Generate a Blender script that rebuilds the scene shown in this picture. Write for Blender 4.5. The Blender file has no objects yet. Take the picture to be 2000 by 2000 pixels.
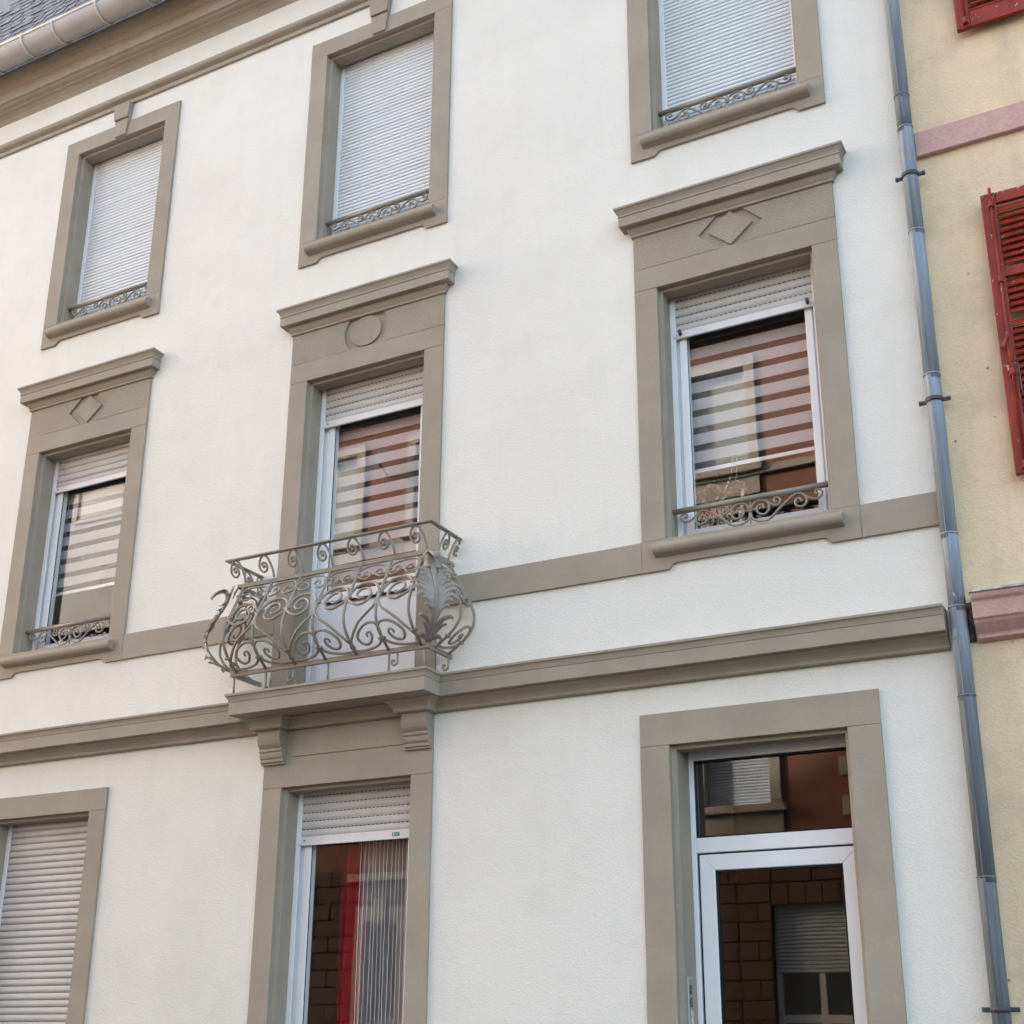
import bpy, bmesh, math, random
from mathutils import Vector, Matrix, noise
random.seed(7)
S = bpy.context.scene
COL = S.collection
RAD = math.radians

# ------------------------------------------------------------------ camera
cd = bpy.data.cameras.new("camera")
cam = bpy.data.objects.new("camera", cd); COL.objects.link(cam)
cd.sensor_fit = 'HORIZONTAL'; cd.sensor_width = 36.0
cd.lens = 36.0 * 2467.65 / 2000.0
cd.shift_x = -(1050.78 - 1000) / 2000.0
cd.shift_y = (1197.06 - 1000) / 2000.0
cd.clip_start = 0.05; cd.clip_end = 1500
R = ((0.893018367, 0.450019980, -0.000461160),
     (-0.139995972, 0.276833411, -0.950665235),
     (-0.427690686, 0.849026077, 0.310218306))
cam.matrix_world = Matrix(((R[0][0], -R[1][0], -R[2][0], 0.0),
                           (R[0][1], -R[1][1], -R[2][1], -7.0),
                           (R[0][2], -R[1][2], -R[2][2], 1.6),
                           (0, 0, 0, 1)))
S.camera = cam

# ------------------------------------------------------------------ sky, sun, exposure
SUN_EL, SUN_AZ = 17.5, -66.0          # a low sun up the street to the left, just behind the plane of the white facade
wd = bpy.data.worlds.new("World"); S.world = wd; wd.use_nodes = True
nt = wd.node_tree
bg = nt.nodes["Background"]
sky = nt.nodes.new("ShaderNodeTexSky"); sky.sky_type = 'NISHITA'
sky.sun_disc = False
sky.sun_elevation = RAD(SUN_EL); sky.sun_rotation = RAD(SUN_AZ)
sky.air_density = 0.85; sky.dust_density = 4.5; sky.ozone_density = 1.0
wb = nt.nodes.new("ShaderNodeMix"); wb.data_type = 'RGBA'; wb.blend_type = 'MULTIPLY'; wb.inputs[0].default_value = 1.0
wb.inputs[7].default_value = (1.0, .872, .738, 1.0)      # the photograph's white balance
nt.links.new(sky.outputs[0], wb.inputs[6]); nt.links.new(wb.outputs[2], bg.inputs[0])
bg.inputs[1].default_value = 0.15
sl = bpy.data.lights.new("sun", 'SUN'); sl.energy = 2.0; sl.angle = RAD(0.5); sl.color = (1.0, 0.96, 0.9)
so = bpy.data.objects.new("sun", sl); COL.objects.link(so)
sdir = Vector((math.sin(RAD(SUN_AZ)) * math.cos(RAD(SUN_EL)), math.cos(RAD(SUN_AZ)) * math.cos(RAD(SUN_EL)), math.sin(RAD(SUN_EL))))
so.rotation_euler = sdir.to_track_quat('Z', 'Y').to_euler()
so.location = sdir * 60
S.view_settings.view_transform = 'Standard'
S.view_settings.look = 'None'
S.view_settings.exposure = 3.14
S.view_settings.gamma = 1.0
S.render.engine = 'CYCLES'
S.cycles.max_bounces = 8; S.cycles.diffuse_bounces = 2; S.cycles.glossy_bounces = 4
S.cycles.transparent_max_bounces = 12

# ------------------------------------------------------------------ materials
def newmat(name):
    m = bpy.data.materials.new(name); m.use_nodes = True
    t = m.node_tree; b = t.nodes["Principled BSDF"]
    return m, t, b
def N(t, kind, **kw):
    n = t.nodes.new(kind)
    for k, v in kw.items(): setattr(n, k, v)
    return n
def rgba(c): return (c[0], c[1], c[2], 1.0)
def posvec(t, scale=(1, 1, 1)):
    g = N(t, "ShaderNodeNewGeometry"); mp = N(t, "ShaderNodeMapping")
    mp.inputs["Scale"].default_value = scale
    t.links.new(g.outputs["Position"], mp.inputs["Vector"])
    return mp.outputs[0]
def noise_tex(t, vec, scale, detail=3, rough=.55):
    n = N(t, "ShaderNodeTexNoise"); n.inputs["Scale"].default_value = scale
    n.inputs["Detail"].default_value = detail; n.inputs["Roughness"].default_value = rough
    t.links.new(vec, n.inputs["Vector"]); return n.outputs["Fac"]
def ramp(t, fac, a, b, lo=0.0, hi=1.0):
    mr = N(t, "ShaderNodeMapRange"); mr.inputs[1].default_value = a; mr.inputs[2].default_value = b
    mr.inputs[3].default_value = lo; mr.inputs[4].default_value = hi
    t.links.new(fac, mr.inputs[0]); return mr.outputs[0]
def mix(t, fac, c1, c2, mode='MIX'):
    m = N(t, "ShaderNodeMix", data_type='RGBA', blend_type=mode)
    for idx, c in ((6, c1), (7, c2)):
        if isinstance(c, (tuple, list)): m.inputs[idx].default_value = rgba(c)
        else: t.links.new(c, m.inputs[idx])
    if isinstance(fac, (int, float)): m.inputs[0].default_value = fac
    else: t.links.new(fac, m.inputs[0])
    return m.outputs[2]
def bump(t, b, h, strength, dist):
    bp = N(t, "ShaderNodeBump"); bp.inputs["Strength"].default_value = strength; bp.inputs["Distance"].default_value = dist
    t.links.new(h, bp.inputs["Height"]); t.links.new(bp.outputs[0], b.inputs["Normal"])
def add(t, a, b_, k=1.0):
    m = N(t, "ShaderNodeMath", operation='MULTIPLY_ADD'); t.links.new(b_, m.inputs[0]); m.inputs[1].default_value = k
    t.links.new(a, m.inputs[2]); return m.outputs[0]
def objrand(t, lo, hi):
    oi = N(t, "ShaderNodeObjectInfo"); return ramp(t, oi.outputs["Random"], 0, 1, lo, hi)

def paint(name, c, c2=None, rough=.6, vscale=2.0, bscale=90, bstr=.15, bdist=.002, spec=.3, vscale_xyz=(1, 1, 1), metallic=0.0, rnd=0.0, lo=.35, hi=.65, fine=0.0):
    m, t, b = newmat(name)
    c2 = c2 or tuple(x * .88 for x in c)
    v = posvec(t, vscale_xyz)
    col = mix(t, ramp(t, noise_tex(t, v, vscale, 4), lo, hi), c, c2)
    if fine:
        f = noise_tex(t, posvec(t), 45, 3)
        col = mix(t, ramp(t, f, .35, .75, 0, fine), col, tuple(x * .6 for x in c))
    if rnd:
        hs = N(t, "ShaderNodeHueSaturation"); t.links.new(col, hs.inputs["Color"])
        t.links.new(objrand(t, 1 - rnd, 1 + rnd), hs.inputs["Value"]); col = hs.outputs[0]
    t.links.new(col, b.inputs["Base Color"])
    b.inputs["Roughness"].default_value = rough; b.inputs["Specular IOR Level"].default_value = spec
    b.inputs["Metallic"].default_value = metallic
    if bstr:
        bump(t, b, noise_tex(t, posvec(t), bscale, 3), bstr, bdist)
    return m

def plaster(name, c, c2, stain, stain_amt, bscale, bstr, bdist, streak=0.0, spots=0.0):
    m, t, b = newmat(name)
    p = posvec(t)
    col = mix(t, ramp(t, noise_tex(t, p, .9, 5, .6), .35, .68), c, c2)
    st = ramp(t, noise_tex(t, p, 2.3, 6, .65), .48, .72, 0, stain_amt)
    col = mix(t, st, col, stain)
    fine = ramp(t, noise_tex(t, p, bscale * 1.1, 2), .38, .62, 0, .16)
    col = mix(t, fine, col, tuple(x * .72 for x in c))
    if streak:
        s = ramp(t, noise_tex(t, posvec(t, (6, 6, .9)), 1.5, 4, .6), .5, .72, 0, streak)
        col = mix(t, s, col, stain)
    if spots:
        vo = N(t, "ShaderNodeTexVoronoi"); vo.inputs["Scale"].default_value = 5.5
        t.links.new(p, vo.inputs["Vector"])
        s = ramp(t, vo.outputs["Distance"], .02, .06, spots, 0)
        col = mix(t, s, col, (.03, .03, .035))
    t.links.new(col, b.inputs["Base Color"])
    b.inputs["Roughness"].default_value = .92; b.inputs["Specular IOR Level"].default_value = .12
    vo = N(t, "ShaderNodeTexVoronoi"); vo.inputs["Scale"].default_value = bscale
    t.links.new(p, vo.inputs["Vector"])
    h = add(t, noise_tex(t, p, bscale * .8, 4, .6), vo.outputs["Distance"], -.35)
    h = add(t, h, noise_tex(t, p, 4, 2), .9)
    bump(t, b, h, bstr, bdist)
    return m

def glass(name, refl, tint=(1, 1, 1)):
    m, t, b = newmat(name); t.nodes.remove(b)
    out = t.nodes["Material Output"]
    # Schlick's law on |N.I|, so that both sides of the pane behave alike
    ge = N(t, "ShaderNodeNewGeometry"); dt = N(t, "ShaderNodeVectorMath", operation='DOT_PRODUCT')
    t.links.new(ge.outputs["Normal"], dt.inputs[0]); t.links.new(ge.outputs["Incoming"], dt.inputs[1])
    ab = N(t, "ShaderNodeMath", operation='ABSOLUTE'); t.links.new(dt.outputs["Value"], ab.inputs[0])
    om = N(t, "ShaderNodeMath", operation='SUBTRACT'); om.inputs[0].default_value = 1.0; t.links.new(ab.outputs[0], om.inputs[1])
    pw = N(t, "ShaderNodeMath", operation='POWER'); pw.inputs[1].default_value = 5.0; t.links.new(om.outputs[0], pw.inputs[0])
    f = N(t, "ShaderNodeMath", operation='MULTIPLY_ADD'); f.use_clamp = True
    f.inputs[1].default_value = 1 - .043 * refl; f.inputs[2].default_value = .043 * refl
    t.links.new(pw.outputs[0], f.inputs[0])
    tr = N(t, "ShaderNodeBsdfTransparent"); tr.inputs[0].default_value = rgba(tint)
    gl = N(t, "ShaderNodeBsdfGlossy"); gl.inputs["Roughness"].default_value = 0.0
    gl.inputs[0].default_value = (1, 1, 1, 1)
    bp = N(t, "ShaderNodeBump"); bp.inputs["Strength"].default_value = .05; bp.inputs["Distance"].default_value = .01
    t.links.new(noise_tex(t, posvec(t), 1.6, 1), bp.inputs["Height"]); t.links.new(bp.outputs[0], gl.inputs["Normal"])
    mx = N(t, "ShaderNodeMixShader")
    t.links.new(f.outputs[0], mx.inputs[0]); t.links.new(tr.outputs[0], mx.inputs[1]); t.links.new(gl.outputs[0], mx.inputs[2])
    t.links.new(mx.outputs[0], out.inputs[0])
    return m

def cloth(name, c, transl=.4, alpha=1.0, rnd=0.0):
    m, t, b = newmat(name); t.nodes.remove(b); out = t.nodes["Material Output"]
    d = N(t, "ShaderNodeBsdfDiffuse"); d.inputs[0].default_value = rgba(c)
    tl = N(t, "ShaderNodeBsdfTranslucent"); tl.inputs[0].default_value = rgba(c)
    mx = N(t, "ShaderNodeMixShader"); mx.inputs[0].default_value = transl
    t.links.new(d.outputs[0], mx.inputs[1]); t.links.new(tl.outputs[0], mx.inputs[2]); o = mx.outputs[0]
    if alpha < 1:
        tp = N(t, "ShaderNodeBsdfTransparent"); m2 = N(t, "ShaderNodeMixShader"); m2.inputs[0].default_value = alpha
        t.links.new(tp.outputs[0], m2.inputs[1]); t.links.new(o, m2.inputs[2]); o = m2.outputs[0]
    t.links.new(o, out.inputs[0]); return m

M = {}
M['white'] = plaster('white_plaster', (.775, .765, .71), (.72, .71, .66), (.60, .59, .545), .27, 92, .6, .006, streak=.13)
M['yellow'] = plaster('yellow_plaster', (.82, .645, .43), (.72, .57, .39), (.46, .385, .30), .68, 60, .6, .007, streak=.22, spots=.75)
TR, TR2 = (.360, .318, .258), (.322, .282, .228)
M['trim'] = paint('taupe_masonry_paint', TR, TR2, rough=.8, vscale=3, bscale=70, bstr=.4, bdist=.004, spec=.15, fine=.16, rnd=.035)
M['trim_rough'] = paint('rough_taupe_render', TR, TR2, rough=.9, vscale=3, bscale=70, bstr=.9, bdist=.010, spec=.1, fine=.25)
M['pvc'] = paint('white_pvc', (.80, .815, .83), (.76, .775, .79), rough=.28, vscale=4, bstr=0, spec=.5)
M['alu'] = paint('white_coated_aluminium', (.74, .74, .73), (.68, .68, .67), rough=.35, vscale=6, bstr=0, spec=.5, fine=.12)
M['slat_white'] = paint('white_shutter_slat', (.71, .765, .80), (.68, .735, .775), rough=.4, vscale=2, bstr=0, spec=.4, rnd=.025)
M['slat_grey'] = paint('grey_shutter_slat', (.56, .55, .535), (.50, .49, .475), rough=.45, vscale=3, bstr=0, spec=.4, rnd=.03, fine=.08)
M['dark'] = paint('dark_gap', (.012, .012, .013), rough=.8, bstr=0, spec=.1)
M['gasket'] = paint('black_gasket', (.01, .01, .014), rough=.5, bstr=0)
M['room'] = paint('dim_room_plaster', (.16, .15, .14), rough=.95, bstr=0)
M['glass'] = glass('window_glass', 2.6)
M['glass_low'] = glass('clean_window_glass', 1.1)
M['glass_dark'] = glass('door_glass', 2.6, (.55, .57, .56))
M['iron'] = paint('taupe_gloss_iron', (.27, .245, .20), (.215, .195, .16), rough=.30, vscale=9, bscale=60, bstr=.12, bdist=.002, spec=.5)
M['leafiron'] = paint('grey_cast_iron', (.31, .29, .255), (.22, .20, .17), rough=.42, vscale=14, bscale=90, bstr=.25, bdist=.002, spec=.5)
M['blind'] = cloth('blind_fabric', (.60, .60, .61), .3)
M['blindmesh'] = cloth('blind_mesh_fabric', (.55, .56, .57), .5, .10)
M['net'] = cloth('white_net', (.75, .76, .78), .5, .38)
M['yarn'] = cloth('white_yarn', (.78, .78, .78), .3)
M['redcloth'] = cloth('red_curtain_cloth', (.36, .002, .022), .4)
M['zinc'] = None
def zinc(name, a, b_, rough):
    m, t, b = newmat(name)
    s = noise_tex(t, posvec(t, (26, 26, 1.1)), 2.2, 5, .6)
    col = mix(t, ramp(t, s, .36, .66), a, b_)
    sp = ramp(t, noise_tex(t, posvec(t, (40, 40, 5)), 2.0, 4, .7), .66, .72, 0, .75)
    col = mix(t, sp, col, (.55, .58, .60))
    t.links.new(col, b.inputs["Base Color"]); b.inputs["Metallic"].default_value = .12; b.inputs["Specular IOR Level"].default_value = .3
    t.links.new(ramp(t, s, .3, .7, rough, rough + .2), b.inputs["Roughness"])
    bump(t, b, noise_tex(t, posvec(t, (1, 1, .3)), 14, 2), .12, .006)
    return m
M['zinc'] = zinc('weathered_zinc', (.31, .365, .425), (.215, .26, .31), .5)
M['zinc_dark'] = zinc('dark_zinc', (.12, .14, .155), (.185, .215, .245), .48)  # darker zinc tone for the lower pipe sections and one short upper one
M['gutter'] = paint('mauve_grey_gutter', (.47, .455, .46), (.42, .405, .405), rough=.45, vscale=4, bscale=20, bstr=.06, bdist=.004, spec=.4)
M['strap'] = paint('pale_gutter_strap', (.62, .605, .59), (.52, .51, .50), rough=.5, bstr=0)
M['bracket'] = paint('dark_steel_bracket', (.07, .075, .08), (.05, .05, .055), rough=.45, bstr=.1, spec=.4)
M['slate'] = paint('blue_grey_slate', (.078, .096, .112), (.05, .062, .074), rough=.62, vscale=7, bscale=30, bstr=.4, bdist=.004, spec=.5, rnd=.32)
M['pink'] = paint('pink_masonry_paint', (.62, .40, .365), (.57, .35, .31), rough=.8, vscale=5, bscale=70, bstr=.6, bdist=.005, spec=.15, fine=.42)
M['leadcap'] = paint('flaking_lead_cap', (.30, .28, .27), (.55, .52, .49), rough=.7, vscale=16, bscale=40, bstr=.7, bdist=.008)
M['sticker'] = paint('green_sticker', (.02, .22, .13), rough=.4, bstr=0)
M['steel'] = paint('brushed_steel', (.42, .44, .44), (.36, .38, .38), rough=.42, bstr=0, metallic=.6)
M['ink'] = paint('black_ink', (.02, .02, .022), rough=.5, bstr=0)
M['chrome'] = paint('pale_engraving', (.72, .74, .75), rough=.35, bstr=0)
M['brown_dry'] = paint('dried_fruit_brown', (.11, .05, .028), (.28, .165, .10), rough=.8, vscale=40, bstr=.3, rnd=.3)
M['straw'] = paint('pale_straw', (.55, .46, .33), (.42, .33, .22), rough=.8, vscale=30, bstr=0)
M['terracotta'] = plaster('terracotta_render', (.25, .125, .088), (.215, .105, .075), (.16, .08, .06), .3, 40, .4, .006)
M['terra_block'] = plaster('brown_rusticated_stone', (.12, .075, .055), (.10, .063, .047), (.065, .043, .034), .4, 30, .7, .012)
M['cream'] = paint('cream_stone', (.38, .345, .295), (.31, .28, .24), rough=.85, vscale=5, bscale=40, bstr=.3, bdist=.004)
M['pale'] = plaster('pale_grey_render', (.40, .40, .39), (.36, .36, .35), (.28, .28, .27), .3, 50, .4, .005)
M['pale2'] = plaster('pale_blue_grey_render', (.50, .52, .53), (.46, .48, .49), (.36, .37, .38), .3, 50, .4, .005)
M['oppslat'] = paint('grey_opposite_shutter', (.50, .545, .58), (.44, .48, .51), rough=.5, bstr=0)
M['asphalt'] = paint('street_asphalt', (.055, .055, .057), (.045, .045, .047), rough=.9, vscale=1, bscale=60, bstr=.5, bdist=.006)
M['paving'] = paint('pavement_concrete', (.085, .083, .08), (.07, .069, .067), rough=.9, vscale=2, bscale=50, bstr=.3, bdist=.004)
M['kerb'] = paint('granite_kerb', (.33, .32, .31), (.27, .26, .25), rough=.85, bstr=.2)
def chipped_red():
    m, t, b = newmat('chipped_red_paint')
    p = posvec(t)
    col = mix(t, ramp(t, noise_tex(t, posvec(t, (4, 4, 1.2)), 3, 4), .35, .65), (.31, .034, .012), (.19, .017, .009))
    ch = ramp(t, noise_tex(t, p, 26, 6, .66), .64, .66)
    wood = mix(t, ramp(t, noise_tex(t, p, 40, 3), .4, .6), (.34, .30, .28), (.62, .52, .48))
    col = mix(t, ch, col, wood)
    t.links.new(col, b.inputs["Base Color"]); b.inputs["Roughness"].default_value = .5; b.inputs["Specular IOR Level"].default_value = .35
    inv = ramp(t, ch, 0, 1, 1, 0)
    bump(t, b, add(t, inv, noise_tex(t, p, 50, 3), .5), .5, .002)
    return m
M['red'] = chipped_red()
M['mortar'] = paint('dirty_mortar', (.07, .055, .045), (.16, .13, .11), rough=.95, vscale=40, bscale=80, bstr=1.0, bdist=.012, lo=.45, hi=.6)

# ------------------------------------------------------------------ mesh helpers
W = {}
def place(o, loc, parent):
    base = W[parent.name] if parent else Vector((0, 0, 0))
    o.location = Vector(loc) - base
    o.parent = parent
    W[o.name] = Vector(loc)
def tag(o, label=None, cat=None, group=None, kind=None):
    if label: o['label'] = label
    if cat: o['category'] = cat
    if group: o['group'] = group
    if kind: o['kind'] = kind
    return o
def empty(name, loc, parent=None, **kw):
    o = bpy.data.objects.new(name, None); COL.objects.link(o); o.empty_display_size = .2
    place(o, loc, parent); return tag(o, **kw)
def clone(src, loc, parent, rot=None):
    o = src.copy(); COL.objects.link(o); o.parent = None
    place(o, loc, parent)
    if rot is not None: o.rotation_euler = rot
    return o
def catmull(pts, n=6, closed=False):
    P = [Vector(p) for p in pts]; out = []
    L = len(P)
    for i in range(L - 1):
        p0 = P[i - 1] if i > 0 else P[0] * 2 - P[1]
        p1, p2 = P[i], P[i + 1]
        p3 = P[i + 2] if i + 2 < L else P[-1] * 2 - P[-2]
        for k in range(n):
            t = k / n
            out.append(.5 * ((2 * p1) + (p2 - p0) * t + (2 * p0 - 5 * p1 + 4 * p2 - p3) * t * t + (3 * p1 - p0 - 3 * p2 + p3) * t ** 3))
    out.append(P[-1]); return out

class MB:
    def __init__(s): s.v = []; s.f = []; s.m = []; s.sm = []
    def face(s, idx, mi=0, sm=False): s.f.append(tuple(idx)); s.m.append(mi); s.sm.append(sm)
    def box(s, x0, x1, y0, y1, z0, z1, mi=0):
        b = len(s.v)
        s.v += [(x, y, z) for z in (z0, z1) for y in (y0, y1) for x in (x0, x1)]
        for q in ((0, 2, 3, 1), (4, 5, 7, 6), (0, 1, 5, 4), (2, 6, 7, 3), (0, 4, 6, 2), (1, 3, 7, 5)):
            s.face([b + i for i in q], mi)
        return s
    def prism(s, poly, axis, a, b, segs=1, jit=0.0, mi=0, sm=False):
        n = len(poly); base = len(s.v)
        for k in range(segs + 1):
            t = a + (b - a) * k / segs
            for (p, q) in poly:
                v = Vector((t, p, q) if axis == 'x' else (p, t, q) if axis == 'y' else (p, q, t))
                if jit: v = v + noise.noise_vector(v * 2.7) * jit + noise.noise_vector(v * 11.0) * jit * .4
                s.v.append(tuple(v))
        for k in range(segs):
            o = base + k * n
            for i in range(n):
                j = (i + 1) % n
                s.face((o + i, o + j, o + n + j, o + n + i), mi, sm)
        s.face([base + i for i in range(n)][::-1], mi); s.face([base + segs * n + i for i in range(n)], mi)
        return s
    def sweep(s, prof, path, jit=0.0, step=.25, mi=0, sm=False):
        # prof: closed loop of (outward, z); path: (x, y) running so that outward lies on its right-hand side
        P = [Vector(p) for p in path]; fine = []; nor = []
        segn = []
        for i in range(len(P) - 1):
            d = (P[i + 1] - P[i]).normalized(); segn.append(Vector((d.y, -d.x)))
        for i, p in enumerate(P):
            if i == 0: m = segn[0]
            elif i == len(P) - 1: m = segn[-1]
            else: m = (segn[i - 1] + segn[i]) / (1 + segn[i - 1].dot(segn[i]))
            fine.append(p); nor.append(m)
            if i < len(P) - 1:
                L = (P[i + 1] - p).length; k = max(1, int(L / step))
                if L > 1.2:
                    for j in range(1, k): fine.append(p.lerp(P[i + 1], j / k)); nor.append(segn[i])
        base = len(s.v); n = len(prof)
        for p, m in zip(fine, nor):
            for (o, z) in prof:
                q = p + m * o; v = Vector((q.x, q.y, z))
                if jit: v = v + noise.noise_vector(v * 2.3) * jit
                s.v.append(tuple(v))
        for k in range(len(fine) - 1):
            o = base + k * n
            for i in range(n):
                j = (i + 1) % n
                s.face((o + i, o + n + i, o + n + j, o + j), mi, sm)
        s.face([base + i for i in range(n)], mi); s.face([base + (len(fine) - 1) * n + i for i in range(n)][::-1], mi)
        return s
    def tube(s, pts, r, sides=7, taper=None, cap=True, mi=0, closed=False, flat=None):
        P = [Vector(p) for p in pts]; n = len(P); base = len(s.v)
        T = []
        for i in range(n):
            if closed: d = P[(i + 1) % n] - P[i - 1]
            else: d = P[min(i + 1, n - 1)] - P[max(i - 1, 0)]
            T.append(d.normalized() if d.length > 1e-9 else Vector((0, 0, 1)))
        ref = Vector((0, 1, 0)) if abs(T[0].y) < .9 else Vector((1, 0, 0))
        u = T[0].cross(ref).normalized()
        for i in range(n):
            u = (u - T[i] * u.dot(T[i])).normalized(); w = T[i].cross(u)
            rr = r if taper is None else r * taper(i / max(1, n - 1))
            for k in range(sides):
                a = 2 * math.pi * k / sides
                s.v.append(tuple(P[i] + (u * math.cos(a) + w * math.sin(a)) * rr))
        for i in range(n if closed else n - 1):
            for k in range(sides):
                k2 = (k + 1) % sides; i2 = (i + 1) % n
                s.face((base + i * sides + k, base + i * sides + k2, base + i2 * sides + k2, base + i2 * sides + k), mi, True)
        if cap and not closed:
            s.face([base + k for k in range(sides)][::-1], mi); s.face([base + (n - 1) * sides + k for k in range(sides)], mi)
        return s
    def cyl(s, a, b, r, sides=12, mi=0): return s.tube([a, b], r, sides, mi=mi)
    def ball(s, c, r, seg=8, rings=5, sc=(1, 1, 1), mi=0):
        base = len(s.v); c = Vector(c)
        s.v.append(tuple(c + Vector((0, 0, r * sc[2]))))
        for i in range(1, rings):
            th = math.pi * i / rings
            for k in range(seg):
                ph = 2 * math.pi * k / seg
                s.v.append(tuple(c + Vector((r * sc[0] * math.sin(th) * math.cos(ph), r * sc[1] * math.sin(th) * math.sin(ph), r * sc[2] * math.cos(th)))))
        s.v.append(tuple(c - Vector((0, 0, r * sc[2])))); e = len(s.v) - 1
        for k in range(seg):
            k2 = (k + 1) % seg
            s.face((base, base + 1 + k, base + 1 + k2), mi, True)
            for i in range(rings - 2):
                o = base + 1 + i * seg
                s.face((o + k, o + seg + k, o + seg + k2, o + k2), mi, True)
            o = base + 1 + (rings - 2) * seg
            s.face((o + k, e, o + k2), mi, True)
        return s
    def build(s, name, mats, parent=None, loc=None, bevel=0.0, label=None, cat=None, group=None, kind=None, bseg=1, smooth_angle=None):
        if loc is None: loc = W[parent.name] if parent else (0, 0, 0)
        L = Vector(loc)
        me = bpy.data.meshes.new(name)
        me.from_pydata([tuple(Vector(v) - L) for v in s.v], [], s.f)
        mats = mats if isinstance(mats, (list, tuple)) else [mats]
        for m in mats: me.materials.append(m)
        for p, mi, sm in zip(me.polygons, s.m, s.sm): p.material_index = mi; p.use_smooth = sm
        bm = bmesh.new(); bm.from_mesh(me)
        bmesh.ops.recalc_face_normals(bm, faces=bm.faces)
        if bevel:
            ed = [e for e in bm.edges if len(e.link_faces) == 2 and e.calc_face_angle(0) > RAD(25)]
            bmesh.ops.bevel(bm, geom=ed, offset=bevel, offset_type='OFFSET', segments=bseg, profile=.6, affect='EDGES', clamp_overlap=True)
        bm.to_mesh(me); bm.free(); me.update()
        o = bpy.data.objects.new(name, me); COL.objects.link(o)
        place(o, L, parent)
        return tag(o, label, cat, group, kind)

def grid_wall(mb, xs, zs, holes, y, mi=0, flip=False):
    """A sheet at depth y with rectangular openings: xs, zs give the outer limits, holes are (x0, x1, z0, z1)."""
    X = sorted(set([xs[0], xs[1]] + [h[i] for h in holes for i in (0, 1)]))
    Z = sorted(set([zs[0], zs[1]] + [h[i] for h in holes for i in (2, 3)]))
    vi = {}
    def vid(x, z):
        if (x, z) not in vi: vi[(x, z)] = len(mb.v); mb.v.append((x, y, z))
        return vi[(x, z)]
    for i in range(len(X) - 1):
        for k in range(len(Z) - 1):
            cx, cz = (X[i] + X[i + 1]) / 2, (Z[k] + Z[k + 1]) / 2
            if any(h[0] < cx < h[1] and h[2] < cz < h[3] for h in holes): continue
            q = [vid(X[i], Z[k]), vid(X[i + 1], Z[k]), vid(X[i + 1], Z[k + 1]), vid(X[i], Z[k + 1])]
            mb.face(q[::-1] if flip else q, mi)
    return mb

# ------------------------------------------------------------------ the ground
g = MB(); g.box(-300, 300, -300, 300, -.5, 0.0).build('street', M['asphalt'], kind='structure')
g = MB(); g.box(-60, 60, -1.55, .5, -.1, .12); g.build('pavement', M['paving'], kind='structure')
g = MB(); g.box(-60, 60, -1.70, -1.553, -.1, .125); g.build('kerb', M['kerb'], kind='structure', bevel=.01)
g = MB(); g.box(-60, 60, -9.3, -6.4, -.1, .12); g.build('pavement', M['paving'], kind='structure')
g = MB(); g.box(-60, 60, -6.397, -6.25, -.1, .125); g.build('kerb', M['kerb'], kind='structure', bevel=.01)

# ------------------------------------------------------------------ the white house
YW = .02                       # plaster plane; painted stone fronts stand at y = 0
XL, XR = -11.6, -.885
house = empty('white_house', (-5.0, 0, 0), label='white rendered house with taupe stone trim, roller shutters and a balcony, left of the drainpipe', cat='house')
CX = {'A': -7.86, 'B': -4.998, 'C': -2.096}
HO, HF, HI = .693, .531, .507   # half widths: outer trim, front opening, inner opening
holes = []
for k in 'ABC':
    c = CX[k]
    holes.append((c - .62, c + .62, 7.45, 9.55))
    holes.append((c - .62, c + .62, 3.55 if k == 'B' else 4.36, 6.70))
holes += [(-2.11 - .65, -2.11 + .65, .12, 3.34), (CX['B'] - .62, CX['B'] + .62, .5, 3.45), (CX['A'] - .62, CX['A'] + .62, .6, 3.25)]
mb = grid_wall(MB(), (XL, XR), (0, 10.75), holes, YW)
mb.box(XR - .25, XR, YW + .001, 5, 0, 10.7); mb.box(XL, XL + .25, YW + .001, 5, 0, 10.7); mb.box(XL + .26, XR - .26, 4.8, 5, 0, 10.7)
mb.build('wall', M['white'], house)
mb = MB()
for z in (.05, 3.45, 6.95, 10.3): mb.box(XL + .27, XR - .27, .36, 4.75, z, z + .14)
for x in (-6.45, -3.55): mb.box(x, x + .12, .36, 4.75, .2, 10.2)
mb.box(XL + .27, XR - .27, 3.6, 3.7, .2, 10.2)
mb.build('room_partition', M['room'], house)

# -- roof, eaves, gutter
prof = [(-.03, 10.195), (.004, 10.20), (.012, 10.212), (.03, 10.235), (.058, 10.256), (.09, 10.268), (.092, 10.276), (.105, 10.28), (.125, 10.288), (.14, 10.30),
        (.16, 10.305), (.16, 10.425), (.168, 10.43), (.17, 10.445), (.178, 10.462), (.182, 10.475), (.19, 10.48), (.192, 10.495), (.20, 10.525), (.222, 10.56), (.235, 10.575), (.240, 10.60), (.262, 10.625), (.262, 10.72), (-.03, 10.74)]
MB().sweep(prof, [(XL - .1, YW), (XR + .02, YW)], jit=.0012).build('eaves_cornice', M['trim'], house)
prof = [(-.03, 9.795), (.022, 9.80), (.022, 9.842), (.035, 9.847)] + [(.032 + .036 * math.sin(a), 9.884 - .034 * math.cos(a)) for a in [RAD(x) for x in range(10, 171, 16)]] + [(.02, 9.922), (-.03, 9.926)]
MB().sweep(prof, [(XL - .05, YW), (XR - .03, YW)], jit=.002).build('upper_moulding', M['trim'], house)
mb = MB()
gy, gz, gr = -.385, 10.582, .118
arc = [(gy + gr * math.cos(a), gz + gr * math.sin(a)) for a in [RAD(180 + x * 12) for x in range(16)]]
inner = [(gy + (gr - .006) * math.cos(a), gz + (gr - .006) * math.sin(a)) for a in [RAD(360 - x * 12) for x in range(16)]]
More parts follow.
